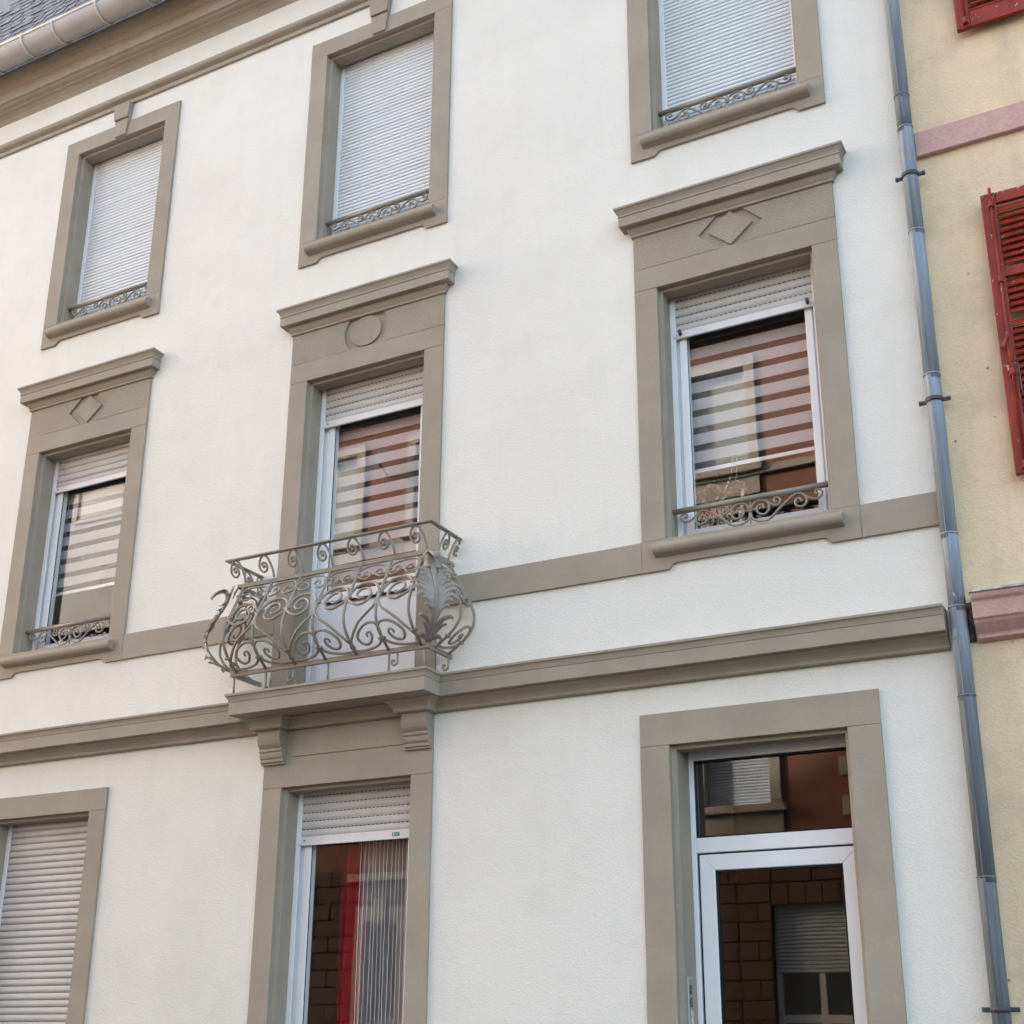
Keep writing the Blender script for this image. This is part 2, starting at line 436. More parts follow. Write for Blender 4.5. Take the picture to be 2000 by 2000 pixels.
mb.prism(arc + inner, 'x', XL - .1, XR + .05, segs=20, jit=.003, sm=True)
mb.tube([(XL - .1, gy - gr, gz + .004), (XR + .05, gy - gr, gz + .004)], .013, 8)
gut = mb.build('gutter', M['gutter'], house)
for x in (-10.2, -9.72, -9.25, -8.79, -8.39, -7.84, -7.3, -6.7, -6.1, -5.4):
    p = [(x, gy + (gr + .007) * math.cos(a), gz + (gr + .007) * math.sin(a)) for a in [RAD(172 + i * 10) for i in range(18)]]
    MB().tube(p, .010, 6).build('gutter_strap', M['strap'], gut)
SL = RAD(68)
def slope(u, off=0.0): return (-.24 + math.cos(SL) * u - math.sin(SL) * off, 10.55 + math.sin(SL) * u + math.cos(SL) * off)
mb = MB()
y0, z0 = slope(0); y1, z1 = slope(3.6)
mb.v += [(XL - .1, y0, z0), (XR, y0, z0), (XR, y1, z1), (XL - .1, y1, z1), (XL - .1, 5, z1 + .3), (XR, 5, z1 + .3), (XL - .1, 5, 10.5), (XR, 5, 10.5)]
for f in ((0, 1, 2, 3), (3, 2, 5, 4), (4, 5, 7, 6), (0, 3, 4, 6), (1, 7, 5, 2)): mb.face(f)
roof = mb.build('roof', M['slate'], house)
rs = random.Random(3)
for shape in range(1):
    w, h = .140, .22
    base = MB().prism([(-w / 2, .0), (w / 2, .0), (w / 2, h), (-w / 2, h)], 'y', -.005, .003).build('slate', M['slate'], roof, loc=(0, 0, 0))
first = True
for r in range(18):
    for c in range(16):
        x = -10.55 + c * .155 + (r % 2) * .077 + rs.uniform(-.008, .008)
        u = .05 + r * .128 + rs.uniform(-.006, .006)
        lift = rs.choice([0, 0, 0, 0, .005, .02]); y, z = slope(u, .012 + lift * .3)
        tilt = -(math.pi / 2 - SL) - .035 - lift
        rot = (tilt, rs.uniform(-.025, .025), rs.uniform(-.03, .03))
        if first:
            base.location = Vector((x, y, z)) - W[roof.name]; base.rotation_euler = rot; first = False
        else: clone(base, (x, y, z), roof, rot)

# -- string course, balcony slab, corbels
up = [(-.03, 3.806), (.16, 3.800), (.16, 3.784), (.150, 3.778), (.143, 3.764), (.139, 3.750), (.139, 3.744), (.134, 3.743), (.134, 3.652), (-.03, 3.650)]
low = [(-.03, 3.651), (.092, 3.651), (.090, 3.640), (.074, 3.634), (.055, 3.620), (.040, 3.602), (.036, 3.592), (.038, 3.582), (.030, 3.574), (.010, 3.571), (-.03, 3.570)]
XE = -.978
MB().sweep(up, [(XL - .05, YW), (-5.656, YW)], jit=.0025, step=.15).build('string_course', M['trim'], house, bevel=.002)
MB().sweep(low, [(XL - .05, YW), (-5.80, YW)], jit=.002).build('string_course', M['trim'], house)
MB().sweep(up, [(-4.328, YW), (XE, YW)], jit=.0025, step=.15).build('string_course', M['trim'], house, bevel=.002)
MB().sweep(low, [(-4.21, YW), (XE, YW)], jit=.002).build('string_course', M['trim'], house)
mb = MB().sweep(up, [(-5.656, YW), (-5.656, -.17), (-4.328, -.17), (-4.328, YW)], jit=.0012)
mb.box(-5.66, -4.324, -.175, YW + .01, 3.654, 3.797)
mb.build('balcony_slab', M['trim'], house)
MB().sweep([(o, z - .0005) for o, z in low], [(-5.90, YW), (-5.70, YW), (-5.70, -.09), (-5.505, -.09), (-5.505, YW - .02), (-4.505, YW - .02), (-4.505, -.09), (-4.31, -.09), (-4.31, YW), (-4.10, YW)]).build('balcony_bed_moulding', M['trim'], house)
cp = [(.03, 3.60), (-.094, 3.60), (-.094, 3.578), (-.080, 3.572), (-.082, 3.55), (-.086, 3.53), (-.084, 3.50), (-.074, 3.475), (-.058, 3.455), (-.048, 3.449), (-.058, 3.443), (-.058, 3.426), (-.046, 3.42),
      (-.048, 3.40), (-.044, 3.385), (-.030, 3.372), (-.036, 3.366), (-.036, 3.352), (-.022, 3.347), (-.022, 3.335), (.03, 3.335)]
for x0 in (-5.70, -4.505):
    MB().prism(cp, 'x', x0, x0 + .195, segs=2, jit=.001).build('corbel', M['trim'], house, bevel=.0015)

# -- window surrounds
def jamb(sur, xo, xf, xi, z0, z1):
    s = 1 if xf > xo else -1
    poly = [(xo, 0), (xf, 0), (xf, .045), (xi, .052), (xi, .30), (xo + s * .03, .30), (xo + s * .03, .06), (xo, .05)]
    MB().prism(poly, 'z', z0, z1, segs=max(2, int((z1 - z0) / .16)), jit=.0022).build('jamb', M['trim'], sur, bevel=.0016)
def lintel(sur, x0, x1, xf0, xf1, zf, zt, zi=.024):
    poly = [(0, zf), (.042, zf), (.050, zf - zi), (.155, zf - zi), (.155, zt - .03), (.05, zt), (0, zt)]
    mb = MB()
    mb.prism([(0, zf + .0008), (.05, zf + .0008), (.05, zt), (0, zt)], 'x', x0, x1, segs=8, jit=.0018)
    mb.prism([(.049, zf - zi), (.152, zf - zi), (.152, zt - .03), (.049, zt - .03)], 'x', xf0 - .01, xf1 + .01, segs=2)
    mb.build('lintel', M['trim'], sur, bevel=.0016)
def apron(sur, c, z0, z1, notch=.175, rise=.038):
    x0, x1 = c - HO, c + HO
    q = [(x0, z1), (x0, z0), (x0 + notch, z0), (x0 + notch + .012, z0 + .006), (x0 + notch + .018, z0 + .016), (x0 + notch + .034, z0 + rise - .006), (x0 + notch + .055, z0 + rise)]
    qr = [(2 * c - x, z) for x, z in q][::-1]
    poly = q + [(x0 + notch + .2 + i * .1, z0 + rise) for i in range(int((2 * HO - 2 * notch - .4) / .1) + 1)] + qr
    MB().prism(poly, 'y', 0.0, .06, segs=1, jit=.0015).build('apron', M['trim'], sur, bevel=.0016)
def sill(sur, c, z, drop=.062):
    r = .036; cy = -.030; cz = z - drop
    arc = [(cy + r * math.cos(a), cz + r * math.sin(a)) for a in [RAD(80 + i * 20) for i in range(11)]]
    poly = [(.04, cz + r + .012)] + arc + [(-.012, cz - r - .006), (.006, cz - r - .012), (.04, cz - r - .012)]
    mb = MB().prism(poly, 'x', c - .60, c + .60, segs=14, jit=.003, sm=False)
    mb.prism([(.028, cz), (.028, cz + r + .006), (.18, z - .004), (.31, z - .004), (.31, cz)], 'x', c - HF - .012, c + HF + .012, segs=2)
    mb.build('sill', M['trim'], sur, bevel=.004, bseg=2)
def hood(sur, c):
    pr = [(-.02, 6.990), (.103, 6.984), (.103, 6.968), (.094, 6.962), (.084, 6.945), (.078, 6.930), (.077, 6.920), (.082, 6.918), (.082, 6.913), (.076, 6.910), (.076, 6.840), (.068, 6.836), (.034, 6.838), (.033, 6.826), (.026, 6.808), (.017, 6.794), (.012, 6.788), (.014, 6.782), (.014, 6.774), (.010, 6.770), (-.02, 6.768)]
    MB().sweep(pr, [(c - HO, YW + .01), (c - HO, 0), (c + HO, 0), (c + HO, YW + .01)], jit=.0015).build('hood_mould', M['trim'], sur, bevel=.0015)
def frieze(sur, c, kind):
    zb, zt, zc = 6.510, 6.775, 6.647
    x0, x1 = c - HO, c + HO
    MB().box(x0 + .004, x1 - .004, .019, .05, zb + .001, zt).build('frieze_ground', M['trim'], sur)
    if kind == 'diamond':
        hw, sl = .222, 1.075
        wz = lambda z: hw - abs(z - zc) * sl
        L = [(c - wz(zb), zb), (c - hw, zc), (c - wz(zt), zt)]
        inner = [(c - .152, zc), (c, zc - .128), (c + .152, zc), (c, zc + .126)]
    else:
        r = .196
        an = [RAD(a) for a in range(137, 224, 6)]
        L = [(c + r * math.cos(a), zc + r * math.sin(a)) for a in an if zb < zc + r * math.sin(a) < zt][::-1]
        L = [(c - math.sqrt(r * r - (zb - zc) ** 2), zb)] + L + [(c - math.sqrt(r * r - (zt - zc) ** 2), zt)]
        L = sorted(L, key=lambda p: p[1])
        inner = [(c + .140 * math.cos(RAD(a)), zc - .003 + .127 * math.sin(RAD(a))) for a in range(0, 360, 10)]
    MB().prism([(x0, zb)] + L + [(x0, zt)], 'y', .001, .0205).build('frieze_panel', M['trim_rough'], sur, bevel=.0015)
    MB().prism([(x1, zb)] + [(2 * c - x, z) for x, z in L] + [(x1, zt)], 'y', .001, .0205).build('frieze_panel', M['trim_rough'], sur, bevel=.0015)
    MB().prism(inner, 'y', .001, .0205).build(kind + '_relief', M['trim_rough'], sur, bevel=.0015)
def keystone(sur, c):
    def trap(z0, z1): 
        w = lambda z: .064 + (z - 9.455) / (9.775 - 9.455) * .034
        return [(c - w(z0), z0), (c + w(z0), z0), (c + w(z1), z1), (c - w(z1), z1)]
    mb = MB().prism(trap(9.452, 9.63), 'y', -.018, .03); mb.prism(trap(9.63, 9.793), 'y', -.036, .03)
    mb.build('keystone', M['trim'], sur, bevel=.003)

SUR = {}
for k in 'ABC':
    c = CX[k]
    # second floor
    s = empty('window_surround', (c, 0, 7.4), house); SUR[k + 't'] = s
    jamb(s, c - HO, c - HF, c - HI, 7.6115, 9.4425); jamb(s, c + HO, c + HF, c + HI, 7.6115, 9.4425)
    lintel(s, c - HO, c + HO, c - HI, c + HI, 9.442, 9.60); apron(s, c, 7.396, 7.611); sill(s, c, 7.605, .084); keystone(s, c)
    # first floor
    s = empty('window_surround', (c, 0, 4.3), house); SUR[k + 'm'] = s
    zb = 3.807 if k == 'B' else 4.518
    jamb(s, c - HO, c - HF, c - HI, zb, 6.341); jamb(s, c + HO, c + HF, c + HI, zb, 6.341)
    lintel(s, c - HO, c + HO, c - HI, c + HI, 6.342, 6.508); frieze(s, c, 'circle' if k == 'B' else 'diamond'); hood(s, c)
    if k != 'B': apron(s, c, 4.311, 4.517); sill(s, c, 4.505)
# ground floor
c = -2.11
s = empty('door_surround', (c, 0, .12), house)
jamb(s, c - .723, c - .538, c - .510, .12, 3.196); jamb(s, c + .72, c + .533, c + .505, .12, 3.196)
lintel(s, c - .723, c + .72, c - .51, c + .505, 3.197, 3.396)
c = CX['B']
s = empty('window_surround', (c, 0, .5), house)
jamb(s, c - HO, c - HF, c - HI, .5, 3.171); jamb(s, c + HO, c + HF, c + HI, .5, 3.171)
lintel(s, c - HO, c + HO, c - HI, c + HI, 3.172, 3.338); sill(s, c, .6)
mb = MB().box(c - HO + .002, c + HO - .002, .006, .05, 3.339, 3.60); mb.build('corbel_panel', M['trim'], s)
MB().box(-5.438, -4.526, -.003, .03, 3.382, 3.548).build('raised_panel', M['trim'], s, bevel=.004)
c = CX['A']
s = empty('window_surround', (c, 0, .6), house)
jamb(s, c - HO, c - HF, c - HI, .6, 3.141); jamb(s, c + HO, c + HF, c + HI, .6, 3.141)
lintel(s, c - HO, c + HO, c - HI, c + HI, 3.142, 3.312); sill(s, c, .7)
# sill band between the first floor windows
def band(x0, x1): MB().prism([(0.001, 4.312), (.05, 4.312), (.05, 4.517), (0.001, 4.517)], 'x', x0, x1, segs=max(2, int((x1 - x0) / .2)), jit=.002).build('sill_band', M['trim'], house, bevel=.0016)
band(CX['C'] + HO + .002, -.93); band(CX['B'] + HO + .002, CX['C'] - HO - .002); band(CX['A'] + HO + .002, CX['B'] - HO - .002); band(XL, CX['A'] - HO - .002)

# -- roller shutters
def slat_mesh(w, pitch, depth, perf):
    """One convex slat, its origin at its lower edge; perf adds the row of light slots along its upper flange."""
    h = pitch * (.86 if perf else .955)
    prof = [(.006 if not perf else .001, 0.0)] + [(-depth * math.sin(math.pi * (i / 6.0)) ** .7, h * (.03 + .94 * i / 6.0)) for i in range(1, 6)] + [(.001, h * .985)]
    mb = MB(); n = len(prof)
    for x in (-w / 2, w / 2):
        for (y, z) in prof: mb.v.append((x, y, z))
    for i in range(n - 1): mb.face((i, i + n, i + n + 1, i + 1), 0, True)
    b = len(mb.v)
    if perf:
        mb.v += [(-w / 2, .002, h * .985), (w / 2, .002, h * .985), (w / 2, .002, pitch + .002), (-w / 2, .002, pitch + .002)]
        mb.face((b, b + 1, b + 2, b + 3), 0)
        k = int(w / .034)
        for i in range(k):
            x = -w / 2 + .015 + i * .034; b = len(mb.v); z = h + .0005
            mb.v += [(x, .0008, z), (x + .021, .0008, z), (x + .021, .0008, z + .0052), (x, .0008, z + .0052)]
            mb.face((b, b + 1, b + 2, b + 3), 1)
    else:
        mb.v += [(-w / 2, .009, -.002), (w / 2, .009, -.002), (w / 2, .009, pitch * 1.02), (-w / 2, .009, pitch * 1.02)]
        mb.face((b, b + 1, b + 2, b + 3), 0)
    return mb
def shutter(c, hi, z0, z1, pitch, y, mat, perf, depth, bar=None, guide_z0=None, stops=False, sticker=False, left_guide=.036):
    sh = empty('roller_shutter', (c, y, z0), house)
    w = 2 * hi - .05
    base = None; z = z0
    while z < z1:
        if base is None: base = slat_mesh(w, pitch, depth, perf).build('slat', [mat, M['dark']], sh, loc=(0, 0, 0)); base.location = Vector((c, y, z)) - W[sh.name]
        else: clone(base, (c, y + random.uniform(-.0009, .0009), z + random.uniform(-.0007, .0007)), sh, (random.uniform(-.02, .02), random.uniform(-.0009, .0009), 0))
        z += pitch
    if bar:
        mb = MB().box(c - w / 2, c + w / 2, y - .012, y + .006, bar[0], bar[1]); mb.box(c - w / 2, c + w / 2, y - .016, y + .004, bar[0] - .008, bar[0] + .006)
        bo = mb.build('bottom_bar', M['alu'], sh, bevel=.002)
        for sx in (-1, 1):
            x = c + sx * (w / 2 - .045)
            if stops: MB().tube([(x, y - .012, (bar[0] + bar[1]) / 2), (x + .006, y - .05, (bar[0] + bar[1]) / 2 + .004)], .0125, 9).build('bottom_bar_stop', M['bracket'], sh)
            elif sx < 0: MB().tube([(x, y - .010, (bar[0] + bar[1]) / 2), (x, y - .016, (bar[0] + bar[1]) / 2)], .006, 8).build('bottom_bar_screw', M['bracket'], sh)
        if sticker:
            MB().box(-4.712, -4.652, y - .0135, y - .012, bar[0] + .012, bar[0] + .036).build('sticker', M['sticker'], sh, label='small green sticker')
            MB().box(-4.705, -4.694, y - .0145, y - .0136, bar[0] + .017, bar[0] + .030).build('sticker_emblem', M['chrome'], sh)
            MB().box(-4.688, -4.660, y - .0145, y - .0136, bar[0] + .023, bar[0] + .026).build('sticker_print', M['chrome'], sh)
    gz = guide_z0 if guide_z0 is not None else z0
    for sx in (-1, 1):
        x = c + sx * hi; x2 = x - sx * left_guide
        a, b = min(x, x2), max(x, x2)
        mb = MB().box(a, b, y - .016, y - .004, gz, z1 - .02); mb.box(a + (.0 if sx < 0 else left_guide - .012), b - (left_guide - .012 if sx < 0 else .0), y - .0045, y + .04, gz, z1 - .021)
        mb.build('shutter_guide', M['pvc'], sh, bevel=.0015)
    return sh
for k in 'ABC': shutter(CX[k], HI, 7.606, 9.50, .0335, .190, M['slat_white'], False, .0062)
shutter(CX['A'], HI, 6.058, 6.44, .0615, .186, M['slat_grey'], True, .009, bar=(6.018, 6.060), guide_z0=4.51)
shutter(CX['B'], HI, 6.050, 6.44, .0615, .186, M['slat_grey'], True, .009, bar=(6.004, 6.052), guide_z0=3.83)
shutter(CX['C'], HI, 6.068, 6.44, .0615, .186, M['slat_grey'], True, .009, bar=(6.022, 6.070), guide_z0=4.51, stops=True)
shutter(CX['B'], HI, 2.846, 3.28, .058, .186, M['slat_grey'], True, .009, bar=(2.794, 2.848), guide_z0=.61, sticker=True)
shutter(CX['A'], HI, .70, 3.22, .0515, .186, M['slat_grey'], False, .0085)

# -- windows and doors
def rect_frame(mb, x0, x1, z0, z1, w, y0, y1, wt=None, wb=None):
    wt = wt or w; wb = wb or w
    mb.prism([(x0, z0), (x0 + w, z0 + wb), (x0 + w, z1 - wt), (x0, z1)], 'y', y0, y1)
    mb.prism([(x1, z0), (x1 - w, z0 + wb), (x1 - w, z1 - wt), (x1, z1)], 'y', y0, y1)
    mb.prism([(x0, z0), (x0 + w, z0 + wb), (x1 - w, z0 + wb), (x1, z0)], 'y', y0, y1)
    mb.prism([(x0, z1), (x0 + w, z1 - wt), (x1 - w, z1 - wt), (x1, z1)], 'y', y0, y1)
    return mb
def pane(win, x0, x1, z0, z1, y, mat='glass'):
    mb = MB(); mb.v += [(x0, y, z0), (x1, y, z0), (x1, y, z1), (x0, y, z1)]; mb.face((0, 1, 2, 3))
    mb.build('pane', M[mat], win)
    g_ = rect_frame(MB(), x0 + .002, x1 - .002, z0 + .002, z1 - .002, .0075, y - .012, y - .003); g_.build('gasket', M['gasket'], win)
def window(c, hi, z0, z1, left=.045, name='window', wb=.07, panel=None, gm='glass'):
    win = empty(name, (c, .2, z0), house)
    x0, x1 = c - hi, c + hi
    rect_frame(MB(), x0, x1, z0, z1, left, .208, .27).build('frame', M['pvc'], win, bevel=.002)
    sx0, sx1, sz0, sz1 = x0 + left + .001, x1 - left - .001, z0 + left + .001, z1 - left - .001
    sw = .056
    mb = rect_frame(MB(), sx0 + .006, sx1 - .006, sz0 + .004, sz1 - .004, sw - .012, .196, .255, wb=wb)
    rect_frame(mb, sx0, sx1, sz0, sz1, sw, .204, .262, wb=wb + .012)
    mb.build('sash', M['pvc'], win, bevel=.002)
    gz0 = sz0 + wb
    if panel:
        mb = MB().box(sx0 + sw - .004, sx1 - sw + .004, .199, .25, panel[0], panel[1]); mb.build('panel_rail', M['pvc'], win, bevel=.003)
        mb = MB().box(sx0 + sw - .008, sx1 - sw + .008, .224, .25, sz0 + .04, panel[0] - .006); mb.build('lower_panel', M['pvc'], win)
        MB().box(sx0 + sw - .006, sx1 - sw + .006, .2095, .216, panel[0] - .014, panel[0] - .001).build('gasket', M['gasket'], win)
        gz0 = panel[1]
    pane(win, sx0 + sw - .008, sx1 - sw + .008, gz0, sz1 - sw + .01, .222, gm)
    return win
window(CX['A'], HI, 4.503, 6.43)
window(CX['C'], HI, 4.503, 6.43)
window(CX['B'], HI, 3.825, 6.43, left=.062, name='balcony_door', panel=(4.568, 4.632))
window(CX['B'], HI, .60, 3.30, left=.055, gm='glass_low')
# entrance door
c = -2.1125; x0, x1 = c - .5075, c + .5075
dr = empty('entrance_door', (c, .25, .12), house)
mb = MB()
mb.box(x0, x0 + .030, .246, .33, .12, 3.20); mb.box(x1 - .030, x1, .246, .33, .12, 3.20); mb.box(x0 + .0301, x1 - .0301, .247, .33, 3.138, 3.20)
mb.box(x0 + .0301, x1 - .0301, .2445, .33, 2.577, 2.667)
mb.build('door_frame', M['pvc'], dr, bevel=.003)
mb = MB(); mb.v += [(x0 + .02, .285, 2.65), (x1 - .02, .285, 2.65), (x1 - .02, .285, 3.15), (x0 + .02, .285, 3.15)]; mb.face((0, 1, 2, 3)); mb.build('transom_pane', M['glass_dark'], dr)
rect_frame(MB(), x0 + .031, x1 - .031, 2.668, 3.137, .010, .262, .28).build('gasket', M['gasket'], dr)
lx0, lx1 = x0 + .046, x1 - .020
rect_frame(MB(), lx0, lx1, .16, 2.566, .094, .250, .31, wt=.094, wb=.2).build('leaf_frame', M['pvc'], dr, bevel=.004)
MB().box(x0 + .0305, lx0 - .002, .275, .30, .15, 2.57).build('leaf_gap', M['gasket'], dr)
gx0, gx1, gz0, gz1 = lx0 + .088, lx1 - .088, .35, 2.477
mb = MB(); mb.v += [(gx0, .282, gz0), (gx1, .282, gz0), (gx1, .282, gz1), (gx0, .282, gz1)]; mb.face((0, 1, 2, 3)); mb.build('leaf_pane', M['glass_dark'], dr)
rect_frame(MB(), gx0 + .004, gx1 - .004, gz0 + .004, gz1 - .004, .012, .262, .279).build('gasket', M['gasket'], dr)
mb = MB().tube([(lx1 - .05, .25, 1.05), (lx1 - .05, .20, 1.05)], .011); mb.tube(catmull([(lx1 - .05, .20, 1.05), (lx1 - .10, .195, 1.052), (lx1 - .17, .20, 1.05)]), .010); mb.box(lx1 - .066, lx1 - .034, .243, .2495, .93, 1.12)
mb.build('door_handle', M['steel'], dr)
mb = MB().box(x0 - .1, x1 + .1, -.05, .34, .11, .16); mb.build('doorstep', M['kerb'], dr, bevel=.006)

# ------------------------------------------------------------------ intercom in the door reveal
ix = -2.620
ic = empty('intercom_panel', (ix, .14, 1.45), label='narrow steel intercom plate on the left reveal of the glazed entrance door', cat='intercom')
MB().box(ix - .004, ix + .006, .092, .176, 1.32, 1.862).build('plate', M['steel'], ic, bevel=.003)
MB().cyl((ix + .006, .136, 1.840), (ix + .008, .136, 1.840), .0035, 8).build('screw', M['ink'], ic)
for z in (1.822, 1.752):
    sp = MB()
    for i in range(7): sp.box(ix + .0062, ix + .0075, .112, .152, z - .055 + i * .0078, z - .055 + i * .0078 + .0052)
    sp.build('speaker_slot', M['ink'], ic)
def nine(z):
    mb = MB()
    cy_, r = .140, .0145
    loop = [(ix + .007, cy_ + r * math.cos(a) * .8, z + r * .9 * math.sin(a)) for a in [2 * math.pi * i / 14 for i in range(15)]]
    mb.tube(loop, .0032, 6)
    mb.tube(catmull([(ix + .007, cy_ + r * .8, z), (ix + .007, cy_ + r * .62, z - .022), (ix + .007, cy_ - r * .5, z - .030)]), .0032, 6)
    mb.build('digit', M['chrome'], ic)
for z in (1.664, 1.620, 1.576, 1.532): nine(z)

# ------------------------------------------------------------------ window guards
GY = .10
LONG = [(.003, -.095), (.011, -.134), (.055, -.162), (.116, -.159), (.18, -.102), (.244, -.051), (.295, -.024), (.339, -.043), (.351, -.087), (.324, -.114), (.285, -.101), (.283, -.069), (.308, -.058), (.322, -.082)]
BIG = [(.002, -.079), (.021, -.04), (.063, -.024), (.108, -.04), (.118, -.09), (.088, -.122), (.048, -.104), (.045, -.066), (.077, -.056), (.085, -.084)]
SM1 = [(.100, -.034), (.132, -.061), (.167, -.076), (.191, -.056), (.18, -.028), (.154, -.028), (.153, -.052), (.171, -.053)]
SM2 = [(.331, -.036), (.367, -.066), (.41, -.081), (.441, -.063), (.443, -.032), (.415, -.021), (.405, -.045), (.427, -.049)]
def guard(c, z, label, hi=HI):
    o = empty('window_guard', (c, GY, z), label=label, cat='window guard', group='iron window guards')
    MB().tube([(c - hi - .012, GY, z), (c + hi + .012, GY, z)], .019, 12).build('rail', M['iron'], o)
    for sx in (-1, 1):
        for pts in (LONG, BIG, SM1, SM2):
            MB().tube(catmull([(c + sx * x * 1.02, GY, z + q) for x, q in pts], 6), .0078, 7).build('scroll', M['iron'], o)
    mb = MB().tube([(c, GY, z - .015), (c, GY, z - .225)], .0055, 7)
    mb.ball((c, GY - .004, z - .087), .012, sc=(1.2, 1, .8))
    mb.tube([(c, GY - .003, z - .08), (c, GY - .003, z - .028)], .008, 7, taper=lambda t: 1 - .75 * t)
    mb.build('stem', M['iron'], o)
ROW = {'A': 'beneath the leftmost second-floor shutter', 'B': 'beneath the middle second-floor shutter', 'C': 'beneath the rightmost second-floor shutter'}
guard(CX['A'], 7.812, 'scrolled iron guard rail of the shut upper window nearest the slate roof')
guard(CX['B'], 7.812, 'scrolled iron guard rail of the shut upper window straight above the balcony')
guard(CX['C'], 7.812, 'scrolled iron guard rail of the shut upper window nearest the drainpipe')
guard(CX['A'], 4.728, 'scrolled iron guard rail of the striped-blind window left of the balcony')
guard(CX['C'], 4.728, 'scrolled iron guard rail of the window with the dried garland behind it')

# ------------------------------------------------------------------ blinds, garland, curtains
def blind(c, w, ztop, zbot, label, period=.128, strip=.080):
    o = empty('zebra_blind', (c, .30, ztop), label=label, cat='window blind', group='striped blinds inside the windows')
    z = ztop; base = None
    while z - strip > zbot:
        if base is None:
            mb = MB().box(-w / 2, w / 2, -.001, .001, -strip, 0); base = mb.build('blind_strip', M['blind'], o, loc=(0, 0, 0)); base.location = Vector((c, .30, z)) - W[o.name]
        else: clone(base, (c, .30, z), o)
        z -= period
    mb = MB(); mb.v += [(c - w / 2, .3045, zbot), (c + w / 2, .3045, zbot), (c + w / 2, .3045, ztop), (c - w / 2, .3045, ztop)]; mb.face((0, 1, 2, 3)); mb.build('blind_mesh', M['blindmesh'], o)
    for sx in (-1, 1): MB().tube([(c + sx * w * .46, .303, ztop), (c + sx * w * .46, .303, z)], .0012, 5).build('blind_cord', M['yarn'], o)
    MB().box(c - w / 2, c + w / 2, .292, .308, z - .028, z - .002).build('blind_bar', M['alu'], o)
    MB().box(c - w / 2, c + w / 2, .285, .335, ztop + .12, ztop + .17).build('blind_cassette', M['alu'], o)
    return o
blind(CX['C'], .93, 5.985, 5.12, 'white and clear striped blind in the right-hand first-floor window, above the garland')
blind(CX['B'], .93, 6.00, 4.66, 'white and clear striped blind inside the glazed balcony door')
blind(CX['A'], .93, 6.02, 5.10, 'white and clear striped blind in the window left of the balcony')
ga = empty('dried_garland', (-2.29, .28, 4.70), label='garland of dried brown fruit slices hanging behind the glass of the window by the drainpipe', cat='garland')
arcp = catmull([(-2.545, .28, 4.868), (-2.44, .28, 4.925), (-2.40, .28, 4.94), (-2.34, .28, 4.905), (-2.28, .28, 4.885), (-2.22, .28, 4.895), (-2.18, .28, 4.90)], 8)
MB().tube(arcp, .007, 6).build('vine', M['straw'], ga)
rg = random.Random(5)
disc = MB().ball((0, 0, 0), .026, 8, 5, (1, .35, .85)).build('fruit_slice', M['brown_dry'], ga, loc=(0, 0, 0)); firstd = True
for i in range(0, len(arcp), 1):
    p = arcp[i] + Vector((rg.uniform(-.004, .004), rg.uniform(-.012, .012), rg.uniform(-.012, .012)))
    rot = (rg.uniform(-1, 1), rg.uniform(-1.5, 1.5), rg.uniform(-1.5, 1.5))
    if firstd: disc.location = p - W[ga.name]; disc.rotation_euler = rot; firstd = False
    else:
        d = clone(disc, p, ga, rot); sc = rg.uniform(.7, 1.2); d.scale = (sc, sc, sc)
MB().tube(catmull([(-2.19, .28, 4.905), (-2.195, .285, 4.85), (-2.20, .28, 4.78), (-2.215, .28, 4.72), (-2.22, .28, 4.65)]), .013, 7).build('straw_plait', M['straw'], ga)
MB().tube(catmull([(-2.18, .28, 4.90), (-2.21, .28, 4.935), (-2.235, .28, 4.955), (-2.228, .285, 4.99), (-2.224, .30, 5.12)]), .0022, 6).build('cord', M['straw'], ga)
MB().tube(catmull([(-2.303, .28, 4.905), (-2.285, .28, 4.95), (-2.262, .28, 5.0), (-2.255, .30, 5.12)]), .0018, 6).build('cord', M['straw'], ga)
for t_ in (.2, .45, .75): MB().ball((-2.303 + .04 * t_, .279, 4.905 + .09 * t_), .006, 7, 5, (1, 1, 1.3)).build('bead', M['yarn'], ga)
mb = MB()
for i in range(34):
    x = rg.uniform(-2.46, -2.25); z = 4.83 + rg.uniform(-.05, .04)
    mb.tube(catmull([(x, .28, z), (x + rg.uniform(-.05, .05), .285, z - .06), (x + rg.uniform(-.10, .10), .29, z - rg.uniform(.1, .24))], 3), .003, 4)
mb.build('dried_stems', M['straw'], ga, kind='stuff')

def folds(x0, x1, y, z0, z1, n, amp, mat, name, label, cat, seed, back=0.0):
    r = random.Random(seed); mb = MB(); nx, nz = 60, 10
    ph = [r.uniform(0, 6.28) for _ in range(3)]
    for k in range(nz + 1):
        z = z0 + (z1 - z0) * k / nz
        for i in range(nx + 1):
            u = i / nx
            mb.v.append((x0 + (x1 - x0) * u + .012 * math.sin(z * 1.4 + u * 5 + ph[0]) * (1 - k / nz), y + back * (1 - u) ** 1.3 + amp * math.sin(u * n * 6.28 + ph[1] + .3 * math.sin(z * 2)) + amp * .5 * math.sin(u * n * 13 + ph[2]), z))
    for k in range(nz):
        for i in range(nx):
            a = k * (nx + 1) + i; mb.face((a, a + 1, a + nx + 2, a + nx + 1), 0, True)
    return mb.build(name, mat, label=label, cat=cat, loc=((x0 + x1) / 2, y, z0))
folds(-5.40, -5.06, .38, .65, 2.95, 1.6, .045, M['redcloth'], 'red_curtain', 'dark red curtain hanging in the ground-floor window under the balcony', 'curtain', 2, back=.22)
sc_ = empty('string_curtain', (-4.82, .33, .65), label='sheer white string curtain beside the red curtain under the balcony', cat='curtain')
